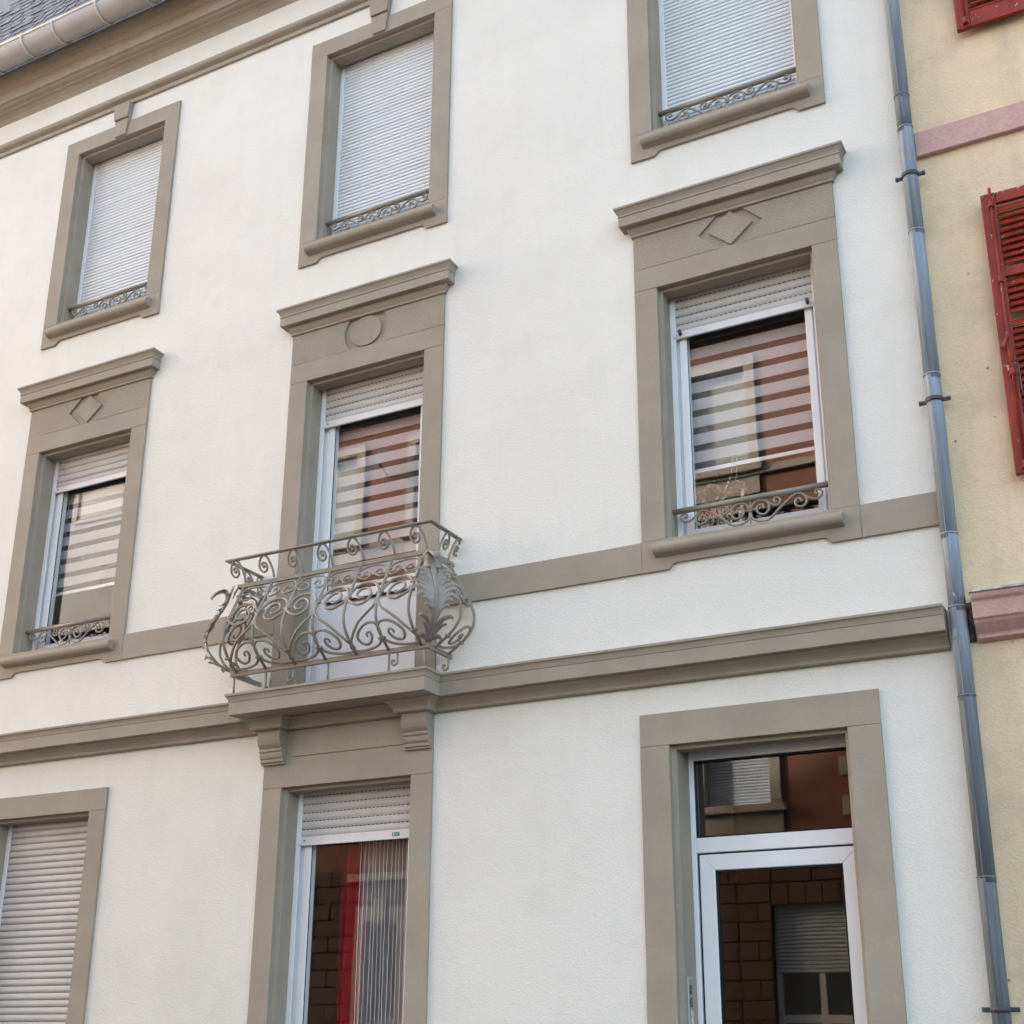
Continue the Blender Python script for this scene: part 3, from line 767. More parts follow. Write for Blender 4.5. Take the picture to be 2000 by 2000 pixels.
net = folds(-5.065, -4.56, .35, .65, 2.95, 5, .010, M['net'], 'net', None, None, 4); net.parent = sc_; net.location = Vector(net.location) - W[sc_.name]; W[net.name] = W[sc_.name]
rs = random.Random(9)
for i in range(17):
    x = -5.06 + i * .031 + rs.uniform(-.004, .004)
    pts = [(x + .004 * math.sin(z * 2 + i) + .002 * math.sin(z * 23 + i * 2), .33, z) for z in [.66 + j * .11 for j in range(21)]]
    MB().tube(pts, .0030, 5).build('yarn_string', M['yarn'], sc_)

# ------------------------------------------------------------------ balcony railing
BX = -4.993
rail = empty('balcony_railing', (BX, -.25, 3.80), label='bombé wrought-iron balcony railing with scrolls and acanthus corners, over the middle window', cat='railing')
HX, FY = .803, -.285           # half width and front plane of the middle and lower rails
OZ = [(3.94, .0), (3.965, .012), (3.994, .065), (4.03, .118), (4.073, .162), (4.131, .198), (4.192, .205), (4.263, .187), (4.361, .132), (4.443, .085), (4.525, .040), (4.60, .0)]
def bulge(z):
    if z <= OZ[0][0]: return 0.0
    for (a, b), (c_, d) in zip(OZ, OZ[1:]):
        if z <= c_:
            t = (z - a) / (c_ - a); return b + (d - b) * t
    return 0.0
def flatbar(path, w, h, name):
    prof = [(-w / 2, -h / 2), (w / 2, -h / 2), (w / 2, h / 2), (-w / 2, h / 2)]
    mb = MB().sweep([(o, z + path[1]) for o, z in prof], path[0]); return mb.build(name, M['iron'], rail, bevel=.0015)
def U(hx, fy, z): return ([(BX - hx, .03), (BX - hx, fy), (BX + hx, fy), (BX + hx, .03)], z)
flatbar(U(.855, -.362, 4.785), .036, .012, 'top_rail')
mb = MB().tube([(BX - .855, .02, 4.793), (BX - .855, -.362, 4.793), (BX + .855, -.362, 4.793), (BX + .855, .02, 4.793)], .008, 6)
flatbar(U(HX, FY, 4.605), .022, .030, 'middle_rail')
flatbar(U(HX, FY, 3.948), .022, .032, 'bottom_rail')
def surf(side, s, z):
    o = bulge(z)
    if side == 0: return Vector((s, FY - .88 * o, z))
    if side == 1: return Vector((BX + HX + o, s, z))
    return Vector((BX - HX - o, s, z))
PITCH = .2535
def bar(side, s, name='upright', r=.0105):
    zs = [4.592 - i * (4.592 - 3.955) / 18 for i in range(19)]
    MB().tube([surf(side, s, z) for z in zs], r, 7).build(name, M['iron'], rail)
def collar(side, s, z, w=.020):
    a = surf(side, s - w, z); b = surf(side, s + w, z)
    mb = MB().tube([a, b], .0115, 8); mb.ball(a, .0115, 7, 4); mb.ball(b, .0115, 7, 4)
    mb.build('collar', M['iron'], rail)
zlim = lambda z: max(3.972, min(4.585, z))
def scroll(side, s0, s1, z0, pts, r=.0098, lo=None):
    P = []
    for (u, dz) in pts:
        z = z0 + dz
        P.append((s0 + (s1 - s0) * u, zlim(z)))
    P = catmull([(p[0], p[1], 0) for p in P], 6)
    MB().tube([surf(side, p.x, zlim(p.y)) for p in P], r, 7, taper=lambda t: 1.0 - .25 * max(0, t - .75) * 4).build('scroll', M['iron'], rail)
ARC_M = [(.04, .012), (.14, .055), (.3, .09), (.62, .10), (.86, .075), (.96, .03), (.985, .006)]
SPI_M = [(.985, -.008), (.93, -.03), (.8, -.052), (.62, -.073), (.42, -.066), (.29, -.033), (.31, .02), (.48, .055), (.67, .05), (.75, .01), (.66, -.020), (.53, -.026), (.48, -.008)]
DIAG = [(.02, -.01), (.03, -.06), (.09, -.10), (.2, -.13), (.4, -.168), (.6, -.208), (.8, -.26), (.93, -.295), (.985, -.315)]
SPI_L = [(1.0, -.008), (1.04, -.03), (.98, -.045), (.85, -.052), (.63, -.050), (.3, -.040), (.1, -.022), (.0, .01), (-.01, .05), (.1, .085), (.35, .085), (.6, .05), (.71, .008), (.60, -.022), (.40, -.018), (.27, .012), (.30, .036), (.40, .030), (.41, .012)]
C_L = [(.02, -.012), (.05, -.036), (.16, -.05), (.3, -.04), (.40, -.015), (.34, .010), (.22, .004), (.22, -.014)]
C_R = [(.98, -.008), (.93, -.03), (.82, -.043), (.66, -.050), (.55, -.028), (.63, .002), (.76, .004), (.76, -.018)]
C_A = [(.03, .01), (.1, .03), (.2, .045), (.53, .058), (.80, .050), (.93, .03), (.98, .006)]
ZU, ZL, ZS = 4.322, 4.022, 4.515
def gap(side, s_odd, s_even, heart=True):
    scroll(side, s_odd, s_even, ZU, ARC_M); scroll(side, s_odd, s_even, ZU, SPI_M)
    if heart: scroll(side, s_odd, s_even, ZU, DIAG)
    scroll(side, s_odd, s_even, ZL, SPI_L)
    for p in (C_L, C_R, C_A): scroll(side, s_odd, s_even, ZS, p, .0070)
SB = [BX + .003 + (i - 3) * PITCH for i in range(7)]
for i, s in enumerate(SB):
    bar(0, s); collar(0, s, ZS, .016); collar(0, s, ZU); collar(0, s, ZL + (.012 if i % 2 == 0 else -.004))
for i in range(6):
    a, b = (SB[i], SB[i + 1]) if i % 2 == 1 else (SB[i + 1], SB[i])
    gap(0, a, b)
for side in (1, 2):
    for s in (-.205, -.03): bar(side, s); collar(side, s, ZU, .016); collar(side, s, ZL, .016); collar(side, s, ZS, .013)
    scroll(side, -.205, -.03, ZU, ARC_M); scroll(side, -.205, -.03, ZU, SPI_M); scroll(side, -.03, -.205, ZL, SPI_L)
    for p in (C_L, C_R, C_A): scroll(side, -.205, -.03, ZS, p, .0068)
# curls between the middle and the top rail
CURL = [(0, 0), (-.003, .05), (-.014, .095), (-.038, .142), (-.067, .155), (-.098, .132), (-.112, .095), (-.102, .060), (-.072, .046), (-.046, .068), (-.054, .100), (-.080, .108), (-.090, .090)]
def curl(pt):
    q = [pt(x, z) for x, z in CURL]
    mb = MB().tube(catmull(q, 6), .0085, 7); mb.ball(pt(-.074, .082), .0135, 8, 5)
    mb.build('rail_curl', M['iron'], rail)
for i in range(7):
    x = SB[i] + .030
    curl(lambda u, z, x=x: Vector((x + u, FY - .02 - .055 * z / .15, 4.622 + z)))
for sgn in (1, -1):
    for y in (-.20, -.06):
        curl(lambda u, z, y=y, sgn=sgn: Vector((BX + sgn * (HX + .008 + .045 * z / .15), y - u * .85, 4.622 + z)))
# feet below the bottom rail
for x in (BX - HX + .02, SB[1], BX + .02, SB[5], BX + HX - .02):
    MB().tube([(x, FY, 3.935), (x, FY + .004, 3.80)], .008, 7).build('foot', M['iron'], rail)
for x, y in ((SB[0] + .30, .0), (SB[3] - .28, FY + .01), (SB[5] + .06, FY + .01), (BX + HX + .004, -.02), (BX - HX + .19, -.10)):
    mb = MB().tube(catmull([(x, y, 3.94), (x, y, 3.885), (x - .004, y, 3.862), (x - .026, y, 3.850), (x - .044, y, 3.866), (x - .038, y, 3.886), (x - .022, y, 3.880)], 5), .0078, 7)
    mb.build('hook', M['iron'], rail)
# rivets
for x in SB:
    for z in (4.605, 3.948): MB().ball((x + .02, FY - .011, z), .0065, 7, 4, (1, .5, 1)).build('rivet', M['iron'], rail)
# acanthus corner leaves
def leaf(sgn):
    dx, dy = sgn * .7071, -.7071            # outward, along the corner's diagonal
    tx, ty = sgn * .7071, .7071             # across the leaf, towards the wall side
    base = Vector((BX + sgn * HX, FY, 0))
    def pt(u, z, out=0.0):
        o = bulge(z) * (1.14 if sgn > 0 else .93) + .006 + out - .9 * u * u
        return Vector((base.x + dx * o + tx * u, base.y + dy * o + ty * u, z))
    root = empty('acanthus_leaf', (base.x, base.y, 3.95), rail)
    def ribbon(ctrl, w0, name, tipout=.03, wprof=None, cup=.35):
        C_ = catmull([(u, z, 0) for u, z in ctrl], 5); n = len(C_); mb = MB()
        for i, c in enumerate(C_):
            t = i / (n - 1)
            d = (C_[min(i + 1, n - 1)] - C_[max(i - 1, 0)]); d.normalize(); nx, nz = -d.y, d.x
            w = .86 * w0 * (wprof(t) if wprof else math.sin(math.pi * (.12 + .80 * t)) ** .8)
            out = tipout * t * t
            for k, (f, q) in enumerate(((-1, 0), (-.5, .7), (0, 1), (.5, .7), (1, 0))):
                mb.v.append(tuple(pt(c.x + nx * w * f, c.y + nz * w * f, out + w * cup * q)))
            for k, (f, q) in enumerate(((1, 0), (0, 1), (-1, 0))):
                mb.v.append(tuple(pt(c.x + nx * w * f * .96, c.y + nz * w * f * .96, out + w * cup * q - .004)))
        for i in range(n - 1):
            a = i * 8; b = a + 8
            for k in range(8): mb.face((a + k, a + (k + 1) % 8, b + (k + 1) % 8, b + k), 0, True)
        mb.face(list(range(8))[::-1]); mb.face([(n - 1) * 8 + k for k in range(8)])
        mb.build(name, M['leafiron'], root)
    ribbon([(0, 3.965), (0, 4.05), (0, 4.15), (0, 4.28), (0, 4.40), (0, 4.50), (0, 4.60)], .030, 'leaf_stem', .03, wprof=lambda t: .75 - .25 * math.sin(t * 3.1) + max(0, t - .6) * 1.9)
    ribbon([(-.062, 4.53), (-.03, 4.575), (0, 4.59), (.03, 4.575), (.062, 4.53)], .022, 'leaf_tip', .0)
    tip = catmull([(4.45, .022, 0), (4.51, .034, 0), (4.552, .064, 0), (4.562, .098, 0), (4.542, .126, 0), (4.512, .136, 0), (4.492, .128, 0)], 4); mb = MB(); n = len(tip)
    for i, c in enumerate(tip):
        t = i / (n - 1); w = .060 * (1 - .78 * t ** 1.6)
        for f, q in ((-1, -.012), (-.5, .004), (0, -.004), (.5, .004), (1, -.012)): mb.v.append(tuple(pt(w * f, c.x, c.y + q)))
        for f, q in ((1, -.012), (0, -.004), (-1, -.012)): mb.v.append(tuple(pt(w * f * .96, c.x - .004, c.y + q - .003)))
    for i in range(n - 1):
        a = i * 8; b = a + 8
        for k in range(8): mb.face((a + k, a + (k + 1) % 8, b + (k + 1) % 8, b + k), 0, True)
    mb.face(list(range(8))[::-1]); mb.face([(n - 1) * 8 + k for k in range(8)])
    mb.build('leaf_tip', M['leafiron'], root)
    for s in (-1, 1):
        F = lambda L: [(s * a, b) for a, b in L]
        for L, w, to in (
            ([(.006, 4.12), (.022, 4.22), (.055, 4.290), (.105, 4.325), (.150, 4.318), (.168, 4.295)], .016, .035),
            ([(.006, 4.10), (.026, 4.19), (.058, 4.255), (.105, 4.285), (.142, 4.272), (.156, 4.246)], .017, .040),
            ([(.006, 4.08), (.026, 4.16), (.056, 4.215), (.095, 4.238), (.122, 4.222), (.132, 4.200)], .016, .040),
            ([(.006, 4.06), (.024, 4.13), (.050, 4.180), (.080, 4.198), (.100, 4.182)], .014, .035),
            ([(.006, 4.04), (.020, 4.10), (.042, 4.143), (.066, 4.156), (.082, 4.142)], .012, .03),
            ([(.006, 4.14), (.020, 4.25), (.044, 4.325), (.074, 4.352), (.092, 4.340)], .014, .03),
            ([(.008, 4.27), (.022, 4.36), (.048, 4.420), (.088, 4.440), (.118, 4.425), (.130, 4.405)], .016, .045),
            ([(.008, 4.25), (.026, 4.33), (.052, 4.385), (.080, 4.398), (.098, 4.380)], .014, .04),
            ([(.010, 4.38), (.024, 4.45), (.046, 4.505), (.072, 4.520), (.090, 4.505)], .014, .04),
            ([(.004, 3.985), (.022, 4.035), (.054, 4.075), (.094, 4.088), (.118, 4.074)], .017, .05),
            ([(.004, 3.975), (.024, 4.010), (.052, 4.038), (.080, 4.044)], .014, .045),
            ([(.004, 3.968), (.026, 3.985), (.052, 3.992), (.078, 3.982)], .012, .02)):
            ribbon(F(L), w, 'leaf_lobe', to)
    mb = MB()
    for i in range(22):
        z = 3.985 + i * .0195; mb.ball(pt(0, z, .026), .0052 * (1 - .018 * i), 6, 4)
    mb.build('leaf_bead', M['leafiron'], root, kind='stuff')
leaf(1); leaf(-1)

# ------------------------------------------------------------------ drainpipe
PX, PY, PR = -.912, -.048, .0465
pipe = empty('drainpipe', (PX, PY, .12), label='weathered zinc rainwater pipe between the white house and the yellow house', cat='drainpipe')
joints = [.15, 1.30, 2.324, 3.285, 3.79, 4.221, 5.223, 6.206, 6.962, 7.205, 8.6, 10.4]
for i in range(len(joints) - 1):
    z0, z1 = joints[i], joints[i + 1]
    dark = (i <= 2) or i == 8
    ox = random.uniform(-.002, .002)
    mb = MB(); n = 8
    mb.tube([(PX + ox, PY, z0 - .03), (PX + ox, PY, z1 - .045), (PX + ox, PY, z1 - .04), (PX + ox, PY, z1)], PR, 20, taper=lambda t: 1.0, cap=True)
    mb.tube([(PX + ox, PY, z1 - .004), (PX + ox, PY, z1 + .001), (PX + ox, PY, z1 + .005)], PR + .0032, 20)
    mb.box(PX + ox - .012, PX + ox - .0085, PY - PR - .0015, PY - PR + .004, z0, z1 - .01)
    mb.build('pipe_section', M['zinc_dark'] if dark else M['zinc'], pipe)
for z in (1.672, 5.058, 6.610, 8.9):
    mb = MB()
    ring = [(PX + (PR + .004) * math.cos(a), PY + (PR + .004) * math.sin(a)) for a in [RAD(180 + i * 15) for i in range(13)]]
    for i in range(len(ring) - 1):
        (xa, ya), (xb, yb) = ring[i], ring[i + 1]
        b = len(mb.v)
        k = (PR + .0075) / (PR + .004)
        for (x, y) in ((xa, ya), (xb, yb)):
            for zz in (z - .013, z + .013): mb.v += [(x, y, zz), (PX + (x - PX) * k, PY + (y - PY) * k, zz)]
        for f in ((1, 5, 7, 3), (0, 2, 6, 4), (2, 3, 7, 6), (0, 4, 5, 1)): mb.face([b + q for q in f], 0, True)
    for sx in (-1, 1):
        x = PX + sx * (PR + .022)
        mb.box(min(x - .022, x + .022), max(x - .022, x + .022), PY - .004, PY + .006, z - .012, z + .012)
        mb.tube([(x + sx * .012, PY - .016, z), (x + sx * .012, PY + .014, z)], .0085, 8)
    mb.tube([(PX, PY + PR, z), (PX, .06, z)], .007, 7)
    mb.build('pipe_bracket', M['bracket'], pipe)
mb = MB().tube(catmull([(PX - .004, PY - PR, 3.86), (PX - .002, PY - PR - .018, 3.845), (PX + .006, PY - PR - .012, 3.825), (PX + .004, PY - PR, 3.81)], 4), .006, 6)
mb.build('solder_lug', M['zinc'], pipe)
MB().ball((PX - .018, PY - PR + .003, 3.63), .02, 8, 5, (.6, .3, 1.6)).build('dent', M['zinc'], pipe)

# ------------------------------------------------------------------ yellow house
YX = -.878
yh = empty('yellow_house', (2.0, 0, 0), label='stained yellow house with pink bands and chipped red shutters, right of the drainpipe', cat='house')
yw = [(.03, 1.05, 4.40, 6.36), (.03, 1.05, 7.55, 9.5), (2.6, 3.6, 4.40, 6.36), (2.6, 3.6, 7.55, 9.5)]
mb = grid_wall(MB(), (YX, 7.5), (0, 11.5), yw, YW + .004)
mb.box(YX, YX + .2, YW + .006, 5, 0, 11.4); mb.box(7.3, 7.5, YW + .006, 5, 0, 11.4); mb.box(YX + .21, 7.29, 4.8, 5, 0, 11.4)
mb.build('wall', M['yellow'], yh)
MB().prism([(-.012, 6.768), (.05, 6.768), (.05, 6.945), (-.012, 6.945)], 'x', -.868, 7.4, segs=30, jit=.004).build('pink_band', M['pink'], yh, bevel=.004)
pk = [(-.03, 3.862), (.175, 3.84), (.175, 3.815), (.168, 3.80), (.160, 3.792), (.155, 3.79), (.150, 3.780), (.138, 3.695), (.125, 3.690), (.115, 3.675), (.085, 3.650), (.055, 3.628), (.050, 3.615), (.052, 3.605), (.02, 3.592), (-.03, 3.590)]
MB().sweep(pk, [(-.826, YW + .004), (7.4, YW + .004)], jit=.004, step=.12).build('pink_cornice', M['pink'], yh, bevel=.003)
MB().sweep([(-.02, 3.864), (.186, 3.842), (.188, 3.830), (.178, 3.826), (-.02, 3.850)], [(-.832, YW + .004), (7.4, YW + .004)], jit=.006, step=.06).build('cornice_capping', M['leadcap'], yh)
MB().box(YX + .003, -.838, YW - .004, YW + .03, 3.60, 3.83).build('mortar_gap', M['mortar'], yh)
mb = MB()
mb.v += [(YX, -.3, 11.4), (7.5, -.3, 11.4), (7.5, .5, 13.2), (YX, .5, 13.2), (7.5, 5, 13.6), (YX, 5, 13.6), (YX, 5, 11.3), (7.5, 5, 11.3)]
for f in ((0, 1, 2, 3), (3, 2, 4, 5), (5, 4, 7, 6), (0, 6, 7, 1), (0, 3, 5, 6), (1, 7, 4, 2)): mb.face(f)
mb.build('roof', M['slate'], yh)
for h in yw:
    w = empty('window', ((h[0] + h[1]) / 2, .2, h[2]), yh)
    rect_frame(MB(), h[0], h[1], h[2], h[3], .06, .16, .22).build('frame', M['alu'], w)
    MB().box((h[0] + h[1]) / 2 - .03, (h[0] + h[1]) / 2 + .03, .165, .215, h[2] + .06, h[3] - .06).build('mullion', M['alu'], w)
    mb = MB(); mb.v += [(h[0] + .05, .19, h[2] + .05), (h[1] - .05, .19, h[2] + .05), (h[1] - .05, .19, h[3] - .05), (h[0] + .05, .19, h[3] - .05)]; mb.face((0, 1, 2, 3)); mb.build('pane', M['glass'], w)
    rect_frame(MB(), h[0] - .002, h[1] + .002, h[2] - .002, h[3] + .002, .03, YW + .006, .30).build('reveal', M['pink'], w)
    MB().box(h[0] - .05, h[1] + .05, -.05, .10, h[2] - .10, h[2] - .004).build('sill', M['pink'], w, bevel=.008)
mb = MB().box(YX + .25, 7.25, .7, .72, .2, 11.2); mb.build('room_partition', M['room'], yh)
def red_shutter(x0, z0, z1, missing=(), mids=(), hinge='r'):
    w = .52; y0, y1 = -.052, -.016
    sh = empty('louvred_shutter', (x0 + w / 2, -.03, z0), yh)
    for xa in (x0, x0 + w - .082):
        MB().prism([(xa, y0), (xa + .082, y0), (xa + .082, y1), (xa, y1)], 'z', z0, z1, segs=10, jit=.0012).build('stile', M['red'], sh, bevel=.004)
    rails = [(z1 - .075, z1 - .002), (z0 + .002, z0 + .13)] + [(m - .032, m + .032) for m in mids]
    for a, b in rails: MB().box(x0 + .0825, x0 + w - .0825, y0 + .004, y1 - .002, a, b).build('shutter_rail', M['red'], sh, bevel=.003)
    cuts = sorted(rails); base = None; idx = 0
    for (a, b), (c2, d) in zip(cuts, cuts[1:]):
        z = c2 - .040; 
        while z > b + .012:
            if idx not in missing:
                if base is None:
                    ww = (w - .166) / 2
                    mbs = MB().prism([(-.018, -.024), (-.014, -.028), (.017, .024), (.013, .028)], 'x', -ww, ww, segs=4, jit=.0008)
                    base = mbs.build('slat', M['red'], sh, loc=(0, 0, 0)); base.location = Vector((x0 + w / 2, -.034, z)) - W[sh.name]
                else: clone(base, (x0 + w / 2, -.034, z), sh, (random.uniform(-.06, .06), random.uniform(-.004, .004), 0))
            idx += 1; z -= .0445
    # espagnolette bolt
    bx, by = x0 + .056, y0 - .012
    bolt = MB().tube([(bx, by, z0 + .02), (bx, by, z1 + .025)], .0088, 9).build('bolt_rod', M['red'], sh)
    for z in (z1 - .085, z1 - .60, z0 + .62, z0 + .045):
        mb = MB().tube([(bx, by, z - .022), (bx, by, z + .022)], .0155, 9); mb.box(bx - .02, bx + .02, y0 - .004, y0 + .002, z - .026, z + .026); mb.build('bolt_guide', M['red'], sh, bevel=.001)
    hz = z0 + .79
    mb = MB().tube(catmull([(bx, by - .004, hz + .05), (bx - .012, by - .022, hz + .03), (bx - .030, by - .03, hz - .01), (bx - .036, by - .03, hz - .02)], 5), .0115, 8, taper=lambda t: .8 + .5 * t)
    mb.box(bx - .012, bx + .018, y0 - .012, y0, hz - .10, hz + .07); mb.tube([(bx, by, hz - .11), (bx, by, hz + .09)], .0135, 9)
    mb.build('bolt_handle', M['red'], sh, bevel=.001)
    mb = MB().tube(catmull([(x0 + .087, y0 - .004, hz - .10), (x0 + .092, y0 - .02, hz - .20), (x0 + .095, y0 - .02, hz - .31), (x0 + .125, y0 - .018, hz - .30)], 4), .004, 6)
    mb.build('hook_wire', M['bracket'], sh)
    return sh
red_shutter(-.525, 4.512, 6.338, missing=(5,), mids=(5.79,))
red_shutter(-.535, 7.572, 9.40, mids=(8.9,))
red_shutter(1.08, 4.512, 6.338, mids=(5.79,))
red_shutter(1.08, 7.572, 9.40, mids=(8.9,))

# ------------------------------------------------------------------ unseen house added beyond the left edge to shade the fronts opposite
nh = empty('shading_house', (-18, 0, 0), label='plain grey house added out of view beside the white house for its shade', cat='house')
nw = [(x - .5, x + .5, z, z + 1.7) for x in (-13.2, -15.6, -18, -20.4, -22.8) for z in (1.2, 4.5, 7.6)]
mb = grid_wall(MB(), (-26, XL - .003), (0, 10.6), nw, YW)
mb.box(-26, -25.8, YW + .001, 5, 0, 10.6); mb.box(XL - .2, XL - .003, YW + .001, 5, 0, 10.6); mb.box(-25.79, XL - .21, 4.8, 5, 0, 10.6)
mb.build('wall', M['pale'], nh)
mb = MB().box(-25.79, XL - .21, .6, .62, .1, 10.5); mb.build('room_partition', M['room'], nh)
mb = MB(); mb.v += [(-26, -.35, 10.5), (XL - .12, -.35, 10.5), (XL - .12, 1.0, 13.2), (-26, 1.0, 13.2), (XL - .12, 5, 13.5), (-26, 5, 13.5), (-26, 5, 10.4), (XL - .12, 5, 10.4)]
for f in ((0, 1, 2, 3), (3, 2, 4, 5), (5, 4, 7, 6), (0, 6, 7, 1), (0, 3, 5, 6), (1, 7, 4, 2)): mb.face(f)
mb.build('roof', M['slate'], nh)
for h in nw:
    w = empty('window', ((h[0] + h[1]) / 2, .15, h[2]), nh)
    rect_frame(MB(), h[0], h[1], h[2], h[3], .07, .12, .18).build('frame', M['pvc'], w)
    mb = MB(); mb.v += [(h[0] + .06, .15, h[2] + .06), (h[1] - .06, .15, h[2] + .06), (h[1] - .06, .15, h[3] - .06), (h[0] + .06, .15, h[3] - .06)]; mb.face((0, 1, 2, 3)); mb.build('pane', M['glass'], w)

# ------------------------------------------------------------------ houses across the street (seen in the panes)
YO = -9.06
def corrugated(x0, x1, z0, z1, y, pitch):
    mb = MB(); z = z0; rows = []
    while z < z1:
        for i in range(3): rows.append((y + .012 * math.sin(math.pi * i / 3.0), z + pitch * i / 3.0))
        z += pitch
    for (yy, zz) in rows: mb.v += [(x0, yy, zz), (x1, yy, zz)]
    for i in range(len(rows) - 1): mb.face((2 * i, 2 * i + 1, 2 * i + 3, 2 * i + 2), 0)
    return mb
def opp_house(name, x0, x1, h, wallmat, trimmat, cols, floors, label, rust=True, quoins=True):
    hs = empty(name, ((x0 + x1) / 2, YO, 0), label=label, cat='house', group='houses across the street')
    holes = [(c - .47, c + .47, z, z + 1.65) for c in cols for z in floors if not (rust and c < -10 and z < 5)]
    gw = [(-4.93, -3.75), (-8.25, -7.07), (-11.27, -10.67)] if rust else []
    holes += [(a, b, .9, 3.10) for a, b in gw]
    mb = grid_wall(MB(), (x0, x1), (0, h), holes, YO, flip=True)
    mb.box(x0, x0 + .2, YO - 5, YO - .002, 0, h); mb.box(x1 - .2, x1, YO - 5, YO - .002, 0, h); mb.box(x0 + .21, x1 - .21, YO - 5, YO - 4.8, 0, h)
    mb.build('wall', wallmat, hs)
    MB().box(x0 + .21, x1 - .21, YO - .62, YO - .60, 0, h).build('room_partition', M['room'], hs)
    mb = MB()
    mb.v += [(x0, YO + .4, h - .05), (x1, YO + .4, h - .05), (x1, YO - 2.2, h + 1.3), (x0, YO - 2.2, h + 1.3), (x1, YO - 5, h + 1.0), (x0, YO - 5, h + 1.0), (x0, YO - 5, h - .06), (x1, YO - 5, h - .06)]
    for f in ((0, 1, 2, 3), (3, 2, 4, 5), (5, 4, 7, 6), (0, 6, 7, 1), (0, 3, 5, 6), (1, 7, 4, 2)): mb.face(f)
    mb.build('roof', M['slate'], hs)
    for z in floors[1:]: MB().box(x0, x1, YO + .001, YO + .07, z - .16, z - .05).build('string_course', trimmat, hs)
    for c in cols:
        for z in floors:
            if rust and c < -10 and z < 5: continue
            w = empty('window', (c, YO, z), hs)
            mb = MB()
            for a, b in ((c - .62, c - .46), (c + .46, c + .62)): mb.box(a, b, YO - .16, YO + .045, z, z + 1.80)
            mb.box(c - .459, c + .459, YO - .16, YO + .044, z + 1.63, z + 1.80); mb.box(c - .62, c + .62, YO + .002, YO + .04, z - .45, z - .105)
            mb.build('surround', trimmat, w, bevel=.004)
            MB().box(c - .68, c + .68, YO - .12, YO + .13, z - .11, z - .001).build('sill', trimmat, w, bevel=.01)
            corrugated(c - .45, c + .45, z + .01, z + 1.63, YO - .13, .045).build('shutter', M['oppslat'], w, kind='stuff')
    if rust:
        r_ = random.Random(4)
        def block(a, b, z0, z1):
            if b - a > .05: MB().box(a + .007, b - .007, YO + .002, YO + .03 + r_.uniform(0, .008), z0 + .009, z1 - .009).build('stone_block', M['terra_block'], hs, bevel=.006)
        for row in range(15):
            z = .15 + row * .25
            edges = [x0]
            for (wa, wb) in sorted(gw):
                if z + .25 > .9 and z < 3.34: edges += [wa, wb]
            edges.append(x1)
            for (ea, eb) in zip(edges[::2], edges[1::2]):
                xx = ea - (.0 if row % 2 == 0 else .28)
                while xx < eb - .04:
                    block(max(xx, ea), min(xx + .56, eb), z, z + .25); xx += .56
        for a, b in gw:
            for k in range(5): block(a + (b - a) * k / 5, a + (b - a) * (k + 1) / 5, 3.10, 3.38)
            c = (a + b) / 2
            w = empty('window', (c, YO, .9), hs)
            if c < -10:
                mb = MB().box(a - .16, a - .002, YO - .1, YO + .06, .8, 3.10); mb.box(b + .002, b + .16, YO - .1, YO + .06, .8, 3.10); mb.box(a - .16, b + .16, YO - .1, YO + .06, 3.102, 3.32)
                mb.box(c - .1, c + .1, YO + .002, YO + .1, 3.05, 3.45); mb.box(a - .3, b + .3, YO + .002, YO + .12, 3.70, 3.82)
                mb.build('surround', trimmat, w, bevel=.004)
            rect_frame(MB(), a, b, .9, 3.10, .06, YO - .2, YO - .12).build('frame', M['alu'], w)
            MB().box(c - .04, c + .04, YO - .19, YO - .13, .96, 3.04).build('mullion', M['alu'], w)
            MB().box(a + .061, b - .061, YO - .188, YO - .135, 1.62, 1.72).build('transom', M['alu'], w)
            if c > -10: corrugated(a + .01, b - .01, 2.24, 3.10, YO - .115, .05).build('shutter', M['oppslat'], w, kind='stuff')
            mb = MB(); mb.v += [(a + .05, YO - .16, .95), (b - .05, YO - .16, .95), (b - .05, YO - .16, 3.06), (a + .05, YO - .16, 3.06)]; mb.face((3, 2, 1, 0)); mb.build('pane', M['glass'], w)
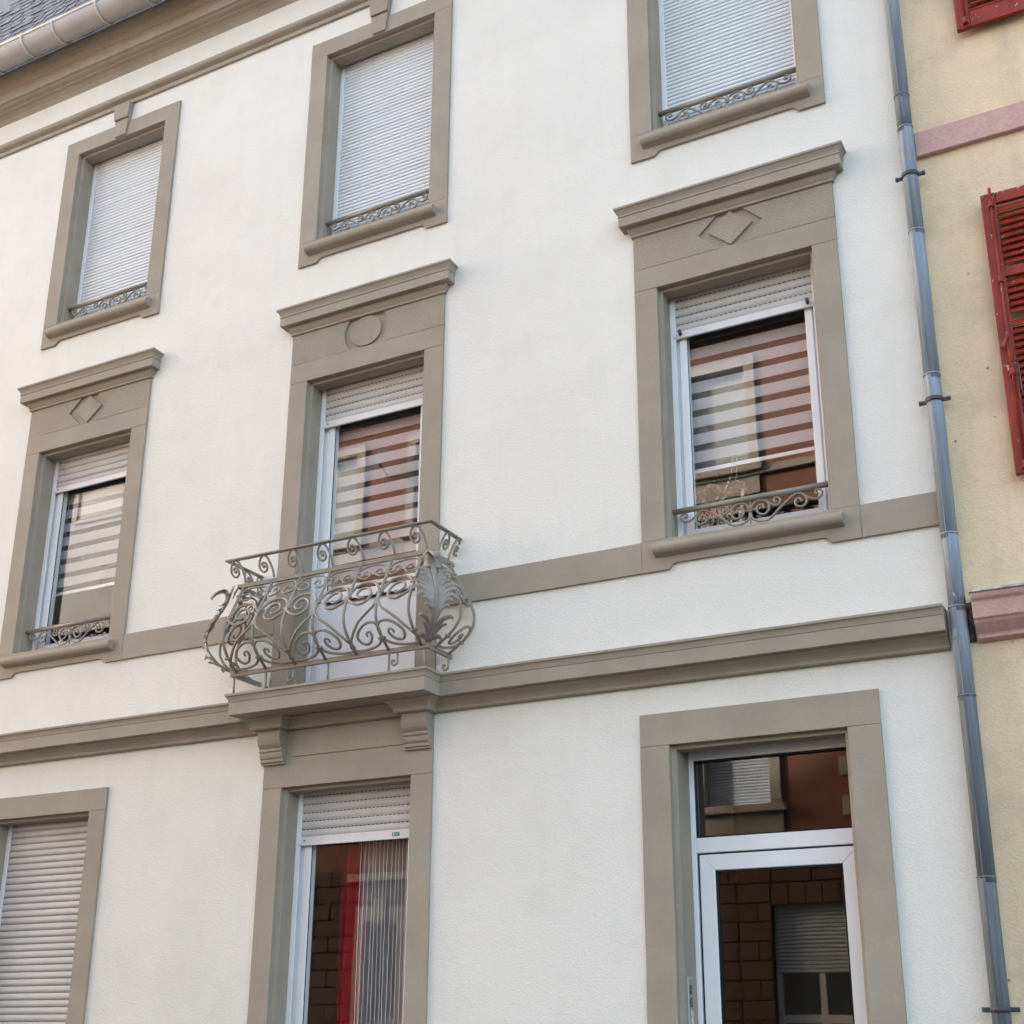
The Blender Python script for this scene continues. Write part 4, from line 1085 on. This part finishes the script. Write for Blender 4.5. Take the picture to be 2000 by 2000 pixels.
    if quoins:
        n = 0; z = 3.95
        while z < h - .4:
            for xa, s in ((x0, 1), (x1, -1)):
                wd_ = .42 if n % 2 else .32
                MB().box(min(xa, xa + s * wd_), max(xa, xa + s * wd_), YO + .002, YO + .05, z + .006, z + .255).build('quoin', trimmat, hs, bevel=.006)
            n += 1; z += .262
    return hs
opp_house('terracotta_house', -13.6, -3.45, 11.7, M['terracotta'], M['cream'], [-5.31, -7.75, -10.15, -12.25], [4.43, 6.9, 9.37], 'terracotta house across the street, mirrored in the window panes')
opp_house('pale_house', -19.6, -13.65, 11.9, M['pale2'], M['pale2'], [-15.3, -17.85], [4.3, 6.8], 'pale grey house across the street, mirrored in the left-hand pane', rust=False, quoins=False)
ph = bpy.data.objects['pale_house']
w = empty('attic_window', (-17.85, YO, 11.0), ph)
rect_frame(MB(), -18.50, -17.20, 10.93, 11.82, .09, YO + .001, YO + .05).build('surround', M['pale2'], w)
corrugated(-18.41, -17.29, 11.02, 11.73, YO + .012, .045).build('shutter', M['slat_white'], w, kind='stuff')
dish = empty('satellite_dish', (-11.15, YO + .3, 10.6), label='grey satellite dish on the terracotta wall across the street', cat='satellite dish')
mb = MB()
n = 20
ctr = Vector((-11.15, YO + .42, 10.62)); ax = Vector((-.35, .8, .45)).normalized(); u_ = ax.cross(Vector((0, 0, 1))).normalized(); v_ = ax.cross(u_)
mb.v.append(tuple(ctr - ax * .05))
for ring_ in (.5, 1.0):
    for i in range(n):
        a = 2 * math.pi * i / n; p = ctr + (u_ * math.cos(a) * .30 + v_ * math.sin(a) * .34) * ring_ - ax * .05 * (1 - ring_ ** 2); mb.v.append(tuple(p))
for i in range(n):
    j = (i + 1) % n; mb.face((0, 1 + i, 1 + j), 0, True); mb.face((1 + i, 1 + n + i, 1 + n + j, 1 + j), 0, True)
mb.build('reflector', M['bracket'], dish)
MB().tube([tuple(ctr - ax * .05), (-11.15, YO + .01, 10.5)], .02, 8).build('mount_arm', M['bracket'], dish)
MB().tube([tuple(ctr - v_ * .3), tuple(ctr + ax * .35 - v_ * .1)], .012, 7).build('feed_arm', M['bracket'], dish)
